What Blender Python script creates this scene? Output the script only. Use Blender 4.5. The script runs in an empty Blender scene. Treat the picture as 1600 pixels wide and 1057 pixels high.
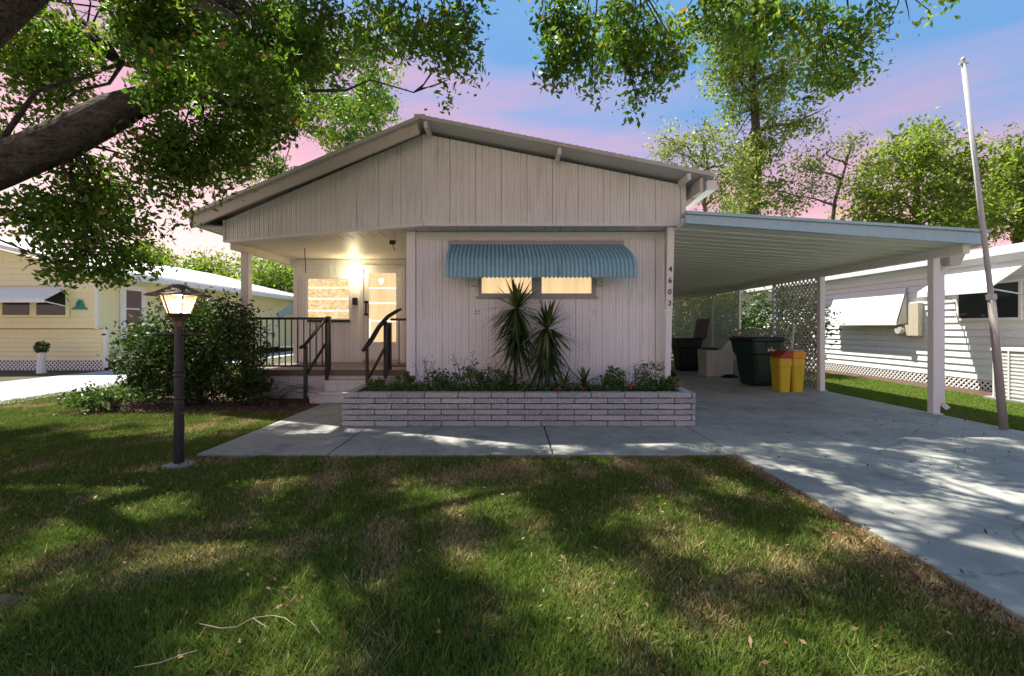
import bpy, math, random
import numpy as np
from mathutils import Vector, Matrix
random.seed(7); RNG = np.random.default_rng(7)
SC = bpy.context.scene
COL = SC.collection
R = math.radians

# ------------------------------------------------------------------ camera, sky, sun, exposure
F, HY, CH = 711.0, 512.0, 1.35          # focal length in px (1600 wide), horizon row, eye height
cd = bpy.data.cameras.new('camera'); cam = bpy.data.objects.new('camera', cd); COL.objects.link(cam)
cam.location = (0, 0, CH); cam.rotation_euler = (R(90), 0, 0)
cd.sensor_width = 36; cd.lens = F / 1600 * 36; cd.shift_y = -(528.5 - HY) / 1600
cd.clip_start = .05; cd.clip_end = 3000
SC.camera = cam

SUN_DIR = Vector((.36, -.30, -1.0)).normalized()       # the way the light travels
sun_el = math.asin(-SUN_DIR.z)
w = bpy.data.worlds.new('World'); SC.world = w; w.use_nodes = True
nt = w.node_tree; nt.nodes.clear()
def N(t, **k):
    n = nt.nodes.new(t)
    for a, b in k.items(): setattr(n, a, b)
    return n
sky = N('ShaderNodeTexSky', sky_type='NISHITA', sun_disc=False)
sky.sun_elevation = sun_el; sky.sun_rotation = math.atan2(-SUN_DIR.x, -SUN_DIR.y)
sky.air_density = 1.0; sky.dust_density = .6
tc = N('ShaderNodeTexCoord'); sx = N('ShaderNodeSeparateXYZ'); nt.links.new(tc.outputs['Generated'], sx.inputs[0])
mp = N('ShaderNodeMapping'); mp.inputs['Scale'].default_value = (1.3, 1.3, 8.0); mp.inputs['Rotation'].default_value = (0, R(7), 0)
nt.links.new(tc.outputs['Generated'], mp.inputs[0])
nz = N('ShaderNodeTexNoise'); nz.inputs['Scale'].default_value = 1.5; nz.inputs['Detail'].default_value = 5; nz.inputs['Roughness'].default_value = .5
nt.links.new(mp.outputs[0], nz.inputs['Vector'])
# height + drifting cloud bands -> evening colours
ma = N('ShaderNodeMath', operation='MULTIPLY_ADD'); ma.inputs[1].default_value = .34; ma.inputs[2].default_value = -.17
nt.links.new(nz.outputs['Fac'], ma.inputs[0])
tl = N('ShaderNodeMath', operation='MULTIPLY_ADD'); tl.inputs[1].default_value = .20; nt.links.new(sx.outputs['X'], tl.inputs[0]); nt.links.new(sx.outputs['Z'], tl.inputs[2])   # the cloud bank lies tilted
ad = N('ShaderNodeMath', operation='ADD'); nt.links.new(tl.outputs[0], ad.inputs[0]); nt.links.new(ma.outputs[0], ad.inputs[1])
rp = N('ShaderNodeValToRGB'); e = rp.color_ramp.elements
e[0].position = 0.0; e[0].color = (.76, .52, .45, 1)
e[1].position = .80; e[1].color = (.10, .24, .43, 1)
for p, c in ((.15, (.72, .42, .37, 1)), (.28, (.58, .27, .31, 1)), (.39, (.40, .24, .34, 1)), (.46, (.20, .24, .41, 1)), (.53, (.09, .22, .43, 1)), (.64, (.10, .24, .43, 1))):
    q = e.new(p); q.color = c
nt.links.new(ad.outputs[0], rp.inputs[0])
sm = N('ShaderNodeVectorMath', operation='SCALE'); sm.inputs['Scale'].default_value = .10; nt.links.new(sky.outputs[0], sm.inputs[0])
mx = N('ShaderNodeMix', data_type='RGBA'); mx.inputs[0].default_value = .80
nt.links.new(sm.outputs[0], mx.inputs[6]); nt.links.new(rp.outputs[0], mx.inputs[7])
bg = N('ShaderNodeBackground'); bg.inputs[1].default_value = .82; nt.links.new(mx.outputs[2], bg.inputs[0])
ow = N('ShaderNodeOutputWorld'); nt.links.new(bg.outputs[0], ow.inputs[0])

sl = bpy.data.lights.new('sun', 'SUN'); sl.energy = 5.0; sl.angle = R(.7); sl.color = (1, .95, .84)
so = bpy.data.objects.new('sun', sl); COL.objects.link(so); so.rotation_euler = SUN_DIR.to_track_quat('-Z', 'Y').to_euler()
vs = SC.view_settings; vs.view_transform = 'Standard'; vs.look = 'None'; vs.exposure = 1.20; vs.gamma = 1
SC.cycles.max_bounces = 6; SC.cycles.transparent_max_bounces = 12

# ------------------------------------------------------------------ helpers
def P(px, py, Y): return Vector(((px - 800) / F * Y, Y, CH + (HY - py) / F * Y))
def wloc(o):
    v = Vector((0, 0, 0))
    while o is not None: v += o.location; o = o.parent
    return v
def tag(o, label=None, cat=None, group=None, kind=None):
    if label: o['label'] = label
    if cat: o['category'] = cat
    if group: o['group'] = group
    if kind: o['kind'] = kind
    return o
def thing(name, loc, label, cat, group=None):
    o = bpy.data.objects.new(name, None); COL.objects.link(o); o.location = loc; o.empty_display_size = .2
    return tag(o, label, cat, group)
class MB:
    def __init__(s): s.v = []; s.f = []
    def add(s, vs, fs):
        n = len(s.v); s.v += [tuple(v) for v in vs]; s.f += [tuple(i + n for i in f) for f in fs]; return s
    def box(s, x0, x1, y0, y1, z0, z1):
        return s.hexa([(x0, y0, z0), (x1, y0, z0), (x1, y1, z0), (x0, y1, z0)], [(x0, y0, z1), (x1, y0, z1), (x1, y1, z1), (x0, y1, z1)])
    def hexa(s, b, t):
        k = len(b)
        return s.add(list(b) + list(t), [tuple(range(k - 1, -1, -1)), tuple(range(k, 2 * k))] + [(i, (i + 1) % k, k + (i + 1) % k, k + i) for i in range(k)])
    def bar(s, a, b, wd, h, up=(0, 0, 1)):
        a = Vector(a); b = Vector(b); d = (b - a).normalized(); u = Vector(up)
        r = d.cross(u)
        if r.length < 1e-4: u = Vector((0, 1, 0)); r = d.cross(u)
        r.normalize(); u = r.cross(d).normalized()
        q = [(-1, -1), (1, -1), (1, 1), (-1, 1)]
        return s.hexa([a + r * (i * wd / 2) + u * (j * h / 2) for i, j in q], [b + r * (i * wd / 2) + u * (j * h / 2) for i, j in q])
    def tube(s, pts, rad, n=8, wob=0):
        pts = [Vector(p) for p in pts]; m = len(pts)
        if not hasattr(rad, '__len__'): rad = [rad] * m
        vs = []
        ref = Vector((.31, .2, .93))
        for i, p in enumerate(pts):
            d = (pts[min(i + 1, m - 1)] - pts[max(i - 1, 0)]).normalized()
            a = d.cross(ref)
            if a.length < .05: a = d.cross(Vector((1, 0, 0)))
            a.normalize(); b = d.cross(a)
            for k in range(n):
                t = 2 * math.pi * k / n; r = rad[i] * (1 + (random.uniform(-wob, wob) if wob else 0))
                vs.append(p + a * (math.cos(t) * r) + b * (math.sin(t) * r))
        fs = [(i * n + k, i * n + (k + 1) % n, (i + 1) * n + (k + 1) % n, (i + 1) * n + k) for i in range(m - 1) for k in range(n)]
        fs += [tuple(range(n - 1, -1, -1)), tuple(range((m - 1) * n, m * n))]
        return s.add(vs, fs)
    def lathe(s, c, prof, n=12, rot=0.0, sxy=(1, 1)):
        vs = [(c[0] + r * sxy[0] * math.cos(rot + 2 * math.pi * k / n), c[1] + r * sxy[1] * math.sin(rot + 2 * math.pi * k / n), c[2] + z) for r, z in prof for k in range(n)]
        m = len(prof)
        fs = [(i * n + k, i * n + (k + 1) % n, (i + 1) * n + (k + 1) % n, (i + 1) * n + k) for i in range(m - 1) for k in range(n)]
        fs += [tuple(range(n - 1, -1, -1)), tuple(range((m - 1) * n, m * n))]
        return s.add(vs, fs)
    def build(s, name, mat, parent=None, smooth=False, bevel=0, world=True, rnd=False):
        off = wloc(parent) if (parent is not None and world) else Vector((0, 0, 0))
        me = bpy.data.meshes.new(name)
        me.from_pydata([(v[0] - off.x, v[1] - off.y, v[2] - off.z) for v in s.v], [], s.f); me.update()
        o = bpy.data.objects.new(name, me); COL.objects.link(o); o.parent = parent
        me.materials.append(mat)
        if smooth: me.polygons.foreach_set('use_smooth', [True] * len(me.polygons))
        if bevel:
            b = o.modifiers.new('bevel', 'BEVEL'); b.width = bevel; b.segments = 2; b.limit_method = 'ANGLE'
        return o
def inst(src, parent, loc, name=None, rotz=0, scale=None):
    o = bpy.data.objects.new(name or src.name.split('.')[0], src.data if hasattr(src, 'data') else src); COL.objects.link(o)
    o.parent = parent; o.location = Vector(loc) - (wloc(parent) if parent else Vector((0, 0, 0))); o.rotation_euler.z = rotz
    if scale: o.scale = scale
    return o
def fast_mesh(name, verts, faces_n, nper, mat, parent=None, attr=None, kind='stuff'):
    """verts (V,3); faces are consecutive runs of nper vertices"""
    me = bpy.data.meshes.new(name); V = len(verts); nf = V // nper
    off = np.array(wloc(parent)) if parent is not None else np.zeros(3)
    me.vertices.add(V); me.vertices.foreach_set('co', (verts - off).astype(np.float32).ravel())
    me.loops.add(V); me.loops.foreach_set('vertex_index', np.arange(V, dtype=np.int32))
    me.polygons.add(nf); me.polygons.foreach_set('loop_start', np.arange(0, V, nper, dtype=np.int32))
    me.polygons.foreach_set('loop_total', np.full(nf, nper, dtype=np.int32))
    if attr is not None:
        if attr.ndim == 1:
            a = me.attributes.new('rnd', 'FLOAT', 'POINT'); a.data.foreach_set('value', np.repeat(attr, nper).astype(np.float32))
        else:
            a = me.attributes.new('Col', 'FLOAT_COLOR', 'POINT')
            c = np.ones((V, 4), np.float32); c[:, :3] = np.repeat(attr, nper, axis=0); a.data.foreach_set('color', c.ravel())
    me.update(calc_edges=True); me.materials.append(mat)
    o = bpy.data.objects.new(name, me); COL.objects.link(o); o.parent = parent
    if kind: o['kind'] = kind
    return o

# ------------------------------------------------------------------ materials
class Mat:
    def __init__(s, name, col=(.5, .5, .5), rough=.6, metal=0.0, spec=None):
        s.m = bpy.data.materials.new(name); s.m.use_nodes = True; s.t = s.m.node_tree
        s.b = s.t.nodes['Principled BSDF']; s.b.inputs['Base Color'].default_value = (*col, 1)
        s.b.inputs['Roughness'].default_value = rough; s.b.inputs['Metallic'].default_value = metal
        if spec is not None: s.b.inputs['Specular IOR Level'].default_value = spec
    def n(s, t, **k):
        x = s.t.nodes.new(t)
        for a, b in k.items(): setattr(x, a, b)
        return x
    def l(s, a, b): s.t.links.new(a, b)
    def coord(s, scale=(1, 1, 1), obj=True):
        c = s.n('ShaderNodeTexCoord'); m = s.n('ShaderNodeMapping'); m.inputs['Scale'].default_value = scale
        if obj:                      # world position so neighbouring pieces do not repeat
            g = s.n('ShaderNodeNewGeometry'); s.l(g.outputs['Position'], m.inputs[0])
        else: s.l(c.outputs['Object'], m.inputs[0])
        return m.outputs[0]
    def noise(s, scale, detail=4, rough=.6, vec=(1, 1, 1)):
        x = s.n('ShaderNodeTexNoise'); x.inputs['Scale'].default_value = scale; x.inputs['Detail'].default_value = detail; x.inputs['Roughness'].default_value = rough
        s.l(s.coord(vec), x.inputs['Vector']); return x.outputs['Fac']
    def ramp(s, fac, stops):
        r = s.n('ShaderNodeValToRGB'); e = r.color_ramp.elements
        e[0].position, e[0].color = stops[0][0], (*stops[0][1], 1); e[1].position, e[1].color = stops[-1][0], (*stops[-1][1], 1)
        for p, c in stops[1:-1]:
            q = e.new(p); q.color = (*c, 1)
        s.l(fac, r.inputs[0]); return r.outputs[0]
    def mix(s, fac, a, b, mode='MIX'):
        m = s.n('ShaderNodeMix', data_type='RGBA', blend_type=mode)
        for i, v in ((0, fac), (6, a), (7, b)):
            if isinstance(v, (int, float)): m.inputs[i].default_value = v
            elif isinstance(v, tuple): m.inputs[i].default_value = (*v, 1)
            else: s.l(v, m.inputs[i])
        return m.outputs[2]
    def color(s, c): s.l(c, s.b.inputs['Base Color']); return s
    def bump(s, h, strength=.3, dist=.01):
        b = s.n('ShaderNodeBump'); b.inputs['Strength'].default_value = strength; b.inputs['Distance'].default_value = dist
        s.l(h, b.inputs['Height']); s.l(b.outputs[0], s.b.inputs['Normal']); return s
def painted(name, col, dirt=(.25, .22, .18), amt=.5, rough=.5, streak=(14, 14, 1.2)):
    m = Mat(name, col, rough)
    big = m.ramp(m.noise(1.3, 4), [(.35, (0, 0, 0)), (.75, (1, 1, 1))])
    st = m.ramp(m.noise(1.0, 5, .65, streak), [(.48, (0, 0, 0)), (.8, (1, 1, 1))])
    f = m.mix(1.0, big, st, 'MULTIPLY')
    f = m.mix(1.0, f, (amt, amt, amt), 'MULTIPLY')
    sp = m.ramp(m.noise(38, 2, .5), [(.70, (0, 0, 0)), (.78, (1, 1, 1))])
    c = m.mix(f, col, dirt); c = m.mix(m.mix(1.0, sp, (.16, .16, .16), 'MULTIPLY'), c, dirt)
    m.color(c); m.bump(m.noise(60, 2), .05, .004); return m.m
M = {}
M['siding'] = painted('painted_siding', (.73, .735, .70), amt=1.0)
M['wall'] = painted('painted_wall', (.79, .80, .79), amt=.7)
M['trim'] = painted('painted_trim', (.72, .72, .69), amt=.5)
M['rake'] = painted('rake_paint', (.55, .52, .46), amt=.6)
M['soffit'] = painted('soffit_paint', (.52, .50, .46), amt=.5)
M['ceiling'] = painted('ceiling_paint', (.70, .64, .54), amt=.4)
M['carceil'] = painted('carport_pan', (.78, .78, .68), amt=.7, streak=(1.0, 9, 1))
M['white'] = painted('white_metal', (.80, .80, .79), amt=.35, rough=.4)
M['nsiding'] = painted('neighbour_siding', (.78, .83, .82), amt=.3)
M['yellow'] = painted('yellow_siding', (.82, .78, .46), amt=.2)
M['yellow_side'] = M['yellow']
M['blue'] = painted('blue_paint', (.25, .46, .54), (.05, .11, .13), .8, .4)
M['paleblue'] = painted('pale_blue_paint', (.37, .55, .62), (.12, .2, .22), .7, .4)
M['bluegrey'] = painted('grey_frame', (.30, .34, .37), (.1, .1, .1), .4, .4)
M['steps'] = painted('step_paint', (.66, .65, .62), amt=.8)
M['deck'] = painted('deck_boards', (.14, .115, .095), (.05, .04, .03), .5)
M['black'] = painted('black_iron', (.012, .012, .013), (.05, .04, .035), .5, .4)
M['roof'] = painted('roof_metal', (.52, .51, .50), amt=.6, rough=.4)
M['galv'] = painted('galvanised_steel', (.50, .51, .52), (.22, .20, .17), .6, .35)
m = Mat('pole_lower', (.30, .27, .24), .5); M['pole'] = painted('pole_lower_paint', (.33, .30, .27), (.12, .09, .07), .7, .45)
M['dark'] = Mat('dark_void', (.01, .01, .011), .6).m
M['green_plastic'] = painted('green_plastic', (.009, .034, .024), (.03, .035, .03), .4, .4)
M['black_plastic'] = painted('black_plastic', (.010, .011, .012), (.04, .04, .04), .3, .45)
M['yellow_plastic'] = painted('yellow_plastic', (.62, .46, .02), (.20, .13, .02), .7, .4)
M['red_plastic'] = painted('red_plastic', (.33, .035, .02), (.1, .03, .02), .4, .4)
M['orange_plastic'] = painted('orange_plastic', (.72, .30, .02), (.2, .08, .02), .4, .4)
M['grey_plastic'] = painted('grey_plastic', (.55, .55, .50), (.16, .14, .12), .6, .5)
M['terracotta'] = painted('terracotta', (.42, .12, .05), (.15, .06, .03), .5, .7)
M['rubber'] = Mat('rubber', (.012, .012, .012), .8).m
M['mark'] = Mat('white_print', (.7, .72, .72), .5).m
m = Mat('copper_lamp_roof', (.12, .085, .06), .45, .5); m.color(m.ramp(m.noise(14, 4), [(.3, (.05, .035, .025)), (.7, (.22, .15, .10))])); M['lamp_roof'] = m.m
m = Mat('lamp_post_paint', (.016, .018, .022), .35); m.color(m.ramp(m.noise(26, 3), [(.70, (.016, .018, .022)), (.74, (.25, .27, .3))])); M['lamp_post'] = m.m
def concrete(name, a, b, crack=True):
    m = Mat(name, a, .85)
    n1 = m.noise(.9, 6, .62); n2 = m.noise(45, 3, .6); n3 = m.noise(5.5, 5, .6)
    c = m.ramp(n1, [(.3, b), (.62, a)])
    c = m.mix(m.ramp(n3, [(.45, (0, 0, 0)), (.75, (.45, .45, .45))]), c, tuple(x * .62 for x in b))
    c = m.mix(m.ramp(n2, [(.3, (.35, .35, .35)), (.6, (0, 0, 0))]), c, tuple(x * .7 for x in a))
    sp = m.ramp(m.noise(1.7, 5, .7), [(.56, (0, 0, 0)), (.70, (.55, .55, .55))]); c = m.mix(sp, c, tuple(x * .42 for x in b))
    spot = m.ramp(m.noise(9, 2, .5), [(.70, (0, 0, 0)), (.78, (.5, .5, .5))]); c = m.mix(spot, c, (.06, .055, .05))
    vo = m.n('ShaderNodeTexVoronoi', feature='DISTANCE_TO_EDGE'); vo.inputs['Scale'].default_value = .27
    wv = m.n('ShaderNodeTexNoise'); wv.inputs['Scale'].default_value = 2.2; wv.inputs['Detail'].default_value = 6
    p0 = m.coord(); m.l(p0, wv.inputs['Vector']); ad_ = m.n('ShaderNodeVectorMath', operation='MULTIPLY_ADD'); ad_.inputs[1].default_value = (.5, .5, 0)
    m.l(wv.outputs['Color'], ad_.inputs[0]); m.l(p0, ad_.inputs[2]); m.l(ad_.outputs[0], vo.inputs['Vector'])
    if crack: c = m.mix(m.ramp(vo.outputs['Distance'], [(0, (.55, .55, .55)), (.0035, (0, 0, 0))]), c, (.10, .095, .09))
    m.color(c).bump(n2, .25, .004); return m.m
M['concrete'] = concrete('concrete', (.37, .375, .34), (.23, .235, .22))
M['concrete2'] = concrete('driveway_concrete', (.40, .40, .36), (.24, .245, .225))
M['pale_concrete'] = concrete('pale_concrete', (.42, .42, .41), (.36, .36, .35), False)
m = Mat('slump_brick', (.3, .3, .3), .9)
oi = m.n('ShaderNodeObjectInfo')
base = m.ramp(oi.outputs['Random'], [(0, (.26, .285, .285)), (.35, (.37, .39, .385)), (.65, (.31, .33, .325)), (1, (.47, .48, .47))])
n2 = m.noise(55, 4, .7)
c = m.mix(m.ramp(n2, [(.50, (0, 0, 0)), (.64, (.85, .85, .85))]), base, (.60, .60, .58))
c = m.mix(m.ramp(m.noise(70, 3, .6), [(.3, (.75, .75, .75)), (.46, (0, 0, 0))]), c, (.11, .115, .125))
m.color(c).bump(n2, .7, .012); M['brick'] = m.m
m = Mat('mortar', (.045, .045, .045), .95); M['mortar'] = m.m
def ground(name, stops, sc=3.0):
    m = Mat(name, (.1, .1, .05), .95)
    m.color(m.mix(m.ramp(m.noise(40, 4, .7), [(.4, (.6, .6, .6)), (.6, (0, 0, 0))]), m.ramp(m.noise(sc, 5, .65), stops), (.035, .03, .018)))
    m.bump(m.noise(60, 4, .7), .8, .03); return m.m
M['lawn'] = ground('lawn_soil', [(.3, (.045, .06, .016)), (.52, (.09, .085, .035)), (.7, (.18, .14, .075))], 1.6)
M['soil'] = ground('planter_soil', [(.3, (.03, .022, .015)), (.7, (.06, .04, .025))])
M['mulch'] = ground('bark_mulch', [(.3, (.05, .028, .018)), (.5, (.12, .06, .04)), (.72, (.26, .16, .11))], 22)
m = Mat('bark', (.1, .08, .06), .95)                        # long broken furrows that follow the limb, grey lichen between
mpb = m.n('ShaderNodeMapping'); mpb.inputs['Rotation'].default_value = (0, R(32), 0); mpb.inputs['Scale'].default_value = (5, 26, 26)
gg = m.n('ShaderNodeNewGeometry'); wn_ = m.n('ShaderNodeTexNoise'); wn_.inputs['Scale'].default_value = 5; wn_.inputs['Detail'].default_value = 4
av = m.n('ShaderNodeVectorMath', operation='MULTIPLY_ADD'); av.inputs[1].default_value = (.14, .14, .14)
m.l(gg.outputs['Position'], wn_.inputs['Vector']); m.l(wn_.outputs['Color'], av.inputs[0]); m.l(gg.outputs['Position'], av.inputs[2]); m.l(av.outputs[0], mpb.inputs[0])
fn = m.n('ShaderNodeTexNoise'); fn.inputs['Scale'].default_value = 1.0; fn.inputs['Detail'].default_value = 6; fn.inputs['Roughness'].default_value = .68; m.l(mpb.outputs[0], fn.inputs['Vector'])
furrow = m.ramp(fn.outputs['Fac'], [(.36, (0, 0, 0)), (.56, (1, 1, 1))])
c = m.mix(furrow, (.022, .017, .013), m.ramp(m.noise(9, 5, .7), [(.3, (.075, .058, .045)), (.7, (.17, .14, .112))]))
c = m.mix(m.ramp(m.noise(3.2, 5, .7), [(.56, (0, 0, 0)), (.68, (.7, .7, .7))]), c, (.17, .165, .13))
m.color(c).bump(fn.outputs['Fac'], 1.0, .09); M['bark'] = m.m
def leafmat(name, stops, trans=.35):
    m = Mat(name, (.05, .1, .02), .45, spec=.3); a = m.n('ShaderNodeAttribute', attribute_name='rnd')
    c = m.ramp(a.outputs['Fac'], stops); m.color(c)
    tr = m.n('ShaderNodeBsdfTranslucent'); m.l(m.mix(1.0, c, (1.6, 1.7, .7), 'MULTIPLY'), tr.inputs[0])
    ms = m.n('ShaderNodeMixShader'); ms.inputs[0].default_value = trans
    m.l(m.b.outputs[0], ms.inputs[1]); m.l(tr.outputs[0], ms.inputs[2]); m.l(ms.outputs[0], m.t.nodes['Material Output'].inputs[0]); return m.m
M['oak'] = leafmat('oak_leaf', [(0, (.045, .09, .014)), (.5, (.08, .165, .024)), (.8, (.15, .23, .04)), (.95, (.24, .28, .06)), (1, (.30, .20, .07))], .5)
M['tree'] = leafmat('tree_leaf', [(0, (.06, .11, .018)), (.5, (.15, .22, .036)), (1, (.30, .34, .07))], .5)
M['tree_light'] = leafmat('light_leaf', [(0, (.08, .11, .035)), (.5, (.18, .22, .07)), (1, (.32, .34, .13))], .45)
M['shrub'] = leafmat('shrub_leaf', [(0, (.018, .04, .010)), (.6, (.04, .085, .018)), (1, (.11, .16, .035))], .25)
M['planter_leaf'] = leafmat('bedding_leaf', [(0, (.03, .07, .016)), (.6, (.06, .13, .025)), (1, (.16, .22, .06))], .25)
M['dracaena'] = leafmat('dracaena_leaf', [(0, (.03, .055, .018)), (.6, (.06, .10, .03)), (1, (.16, .20, .07))], .2)
M['cycad'] = leafmat('cycad_leaf', [(0, (.012, .024, .012)), (1, (.03, .055, .022))], .1)
m = Mat('grass_blade', (.1, .15, .03), .7, spec=.08); a = m.n('ShaderNodeAttribute', attribute_name='Col'); m.color(a.outputs['Color'])
tr = m.n('ShaderNodeBsdfTranslucent'); m.l(a.outputs['Color'], tr.inputs[0]); ms = m.n('ShaderNodeMixShader'); ms.inputs[0].default_value = .3
m.l(m.b.outputs[0], ms.inputs[1]); m.l(tr.outputs[0], ms.inputs[2]); m.l(ms.outputs[0], m.t.nodes['Material Output'].inputs[0]); M['grass'] = m.m
M['petal'] = Mat('red_petal', (.55, .05, .03), .6).m
M['petal_pink'] = Mat('pink_petal', (.65, .06, .12), .6).m
M['straw'] = Mat('dry_twig', (.24, .195, .14), .8).m
def lit(name, stops, strength, sc=2.0, vec=(1, 1, 1)):
    m = Mat(name, (.4, .3, .2), .15)
    c = m.ramp(m.noise(sc, 3, .5, vec), stops); m.l(c, m.b.inputs['Emission Color']); m.b.inputs['Emission Strength'].default_value = strength
    m.b.inputs['Base Color'].default_value = (.12, .10, .08, 1); return m.m
M['lit'] = lit('lit_room', [(.3, (.80, .53, .25)), (.7, (.92, .68, .38))], .48, 1.2, (9, 1, .7))
M['lit_busy'] = lit('lit_curtain', [(.3, (.62, .40, .17)), (.5, (.85, .60, .28)), (.66, (.95, .80, .52))], .48, 15, (1, 1, 1.6))
M['lit_line'] = lit('lit_louvre', [(.3, (1, .86, .62)), (.7, (1, .9, .7))], .7)
M['bulb'] = lit('bulb', [(0, (1, .82, .5)), (1, (1, .85, .55))], 40)
m = Mat('frosted_glass', (.75, .66, .55), .4); m.b.inputs['Emission Color'].default_value = (1, .74, .45, 1); m.b.inputs['Emission Strength'].default_value = .18
tr = m.n('ShaderNodeBsdfTransparent'); ms = m.n('ShaderNodeMixShader'); ms.inputs[0].default_value = .55
m.l(m.b.outputs[0], ms.inputs[1]); m.l(tr.outputs[0], ms.inputs[2]); m.l(ms.outputs[0], m.t.nodes['Material Output'].inputs[0]); M['frost'] = m.m
m = Mat('window_glass', (.025, .03, .035), .06); M['glass'] = m.m

# ------------------------------------------------------------------ foliage helper
def unit(n): 
    v = RNG.normal(size=(n, 3)); return v / np.linalg.norm(v, axis=1, keepdims=True)
def leaves(name, C, size, mat, parent, rnd=None, droop=.0, aspect=.45, kind='stuff'):
    n = len(C); d = unit(n); d[:, 2] -= droop; d /= np.linalg.norm(d, axis=1, keepdims=True)
    s = np.cross(d, unit(n)); s /= np.linalg.norm(s, axis=1, keepdims=True) + 1e-9
    L = (size * RNG.uniform(.45, 1.5, n))[:, None]
    nrm = np.cross(d, s)
    V = np.empty((n, 4, 3)); V[:, 0] = C - d * L * .5; V[:, 2] = C + d * L * .5
    V[:, 1] = C + s * L * aspect * .5 + nrm * L * .08; V[:, 3] = C - s * L * aspect * .5 + nrm * L * .08
    if rnd is None: rnd = RNG.uniform(0, 1, n)
    return fast_mesh(name, V.reshape(-1, 3), None, 4, mat, parent, rnd, kind)
def clump_points(ells, per, twig=26, spread=.16, hole=.55):
    """ells: (center, radii, weight). Leaves gather in sprigs inside each ellipsoid, with gaps"""
    out = []; rr = []
    ph = RNG.uniform(0, 6.28, (6, 3)); fq = RNG.normal(size=(6, 3)) * 2.6
    for c, r, wt in ells:
        c = np.array(c); r = np.array(r)
        k = max(3, int(per * wt))
        u = unit(k * 2) * (RNG.uniform(0, 1, (k * 2, 1)) ** .42)
        p = c + u * r
        g = np.sin(p @ fq.T + ph[:, 0]).sum(1)
        p = p[g > np.quantile(g, 1 - hole)][:k]
        q = np.repeat(p, twig, 0); 
        q = q + RNG.normal(size=q.shape) * np.array([spread, spread, spread * .8])
        out.append(q); rr.append(np.clip(np.repeat(RNG.uniform(.15, .85, len(p)), twig) + RNG.normal(size=len(q)) * .16, 0, 1))
    return np.concatenate(out), np.concatenate(rr)
def wiggle(a, b, n, amt):
    a = Vector(a); b = Vector(b); L = (b - a).length
    return [a.lerp(b, i / n) + (Vector((random.uniform(-1, 1), random.uniform(-1, 1), random.uniform(-1, 1))) * amt * L if 0 < i < n else Vector((0, 0, 0))) for i in range(n + 1)]

# ------------------------------------------------------------------ ground, slabs
WY0, WY1, PX0, PX1 = 4.73, 6.08, -2.28, 2.46          # walk front, planter front, planter sides
DX0, DX1 = 2.33, 6.52                                  # driveway sides
g = MB().add([(-400, -60, 0), (400, -60, 0), (400, 900, 0), (-400, 900, 0)], [(0, 1, 2, 3)]).build('lawn', M['lawn']); tag(g, kind='structure')
wk = MB().box(-3.3, DX0, WY0 + .01, WY1 + .02, -.1, .006).box(-3.3, PX0 - .01, WY1 + .02, 8.0, -.1, .006).build('walkway', M['mortar']); tag(wk, kind='structure')
def slab(x0, x1, y0, y1, par, mat, z=.03): return MB().box(x0 + .008, x1 - .008, y0 + .008, y1 - .008, -.05, z).build('concrete_slab', mat, par, bevel=.008)
slab(-3.3, -1.92, WY0, WY1 + .02, wk, M['concrete']); slab(-1.92, .43, WY0, WY1 + .02, wk, M['concrete'])
slab(.43, DX0, WY0, WY1 + .02, wk, M['concrete']); slab(-3.3, PX0 - .02, WY1 + .02, 8.0, wk, M['concrete'])
dv = MB().box(DX0 + .02, DX1 - .02, -6, 20, -.1, .004).build('driveway', M['mortar']); tag(dv, kind='structure')
slab(DX0, DX1, 2.0, 6.42, dv, M['concrete2'], .028); slab(DX0, DX1, -6, 2.0, dv, M['concrete2'], .028)
slab(PX1 + .06, DX1, 6.42, 11.0, dv, M['concrete2'], .03); slab(PX1 + .06, DX1, 11.0, 20, dv, M['concrete2'], .03)
nd = MB().add([(-12.5, -10, .02), (-8.7, -10, .02), (-8.8, 8, .02), (-9.2, 12, .02), (-10.4, 15.5, .02), (-10.6, 30, .02), (-12.5, 30, .02)], [tuple(range(7))]).build('neighbour_driveway', M['pale_concrete']); tag(nd, kind='structure')
mu = MB().add([(-7.2, 6.9, .012), (-3.32, 6.75, .012), (-3.32, 8.55, .012), (-5.4, 8.6, .012), (-5.4, 12, .012), (-7.6, 12, .012), (-7.8, 8, .012)], [tuple(range(7))]).build('mulch_bed', M['mulch']); tag(mu, kind='structure')
rd = MB().add([(9.05, 7, .012), (10.1, 7, .012), (10.1, 16, .012), (9.35, 16, .012)], [(0, 1, 2, 3)]).build('dirt_strip', M['mulch']); tag(rd, kind='structure')

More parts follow.
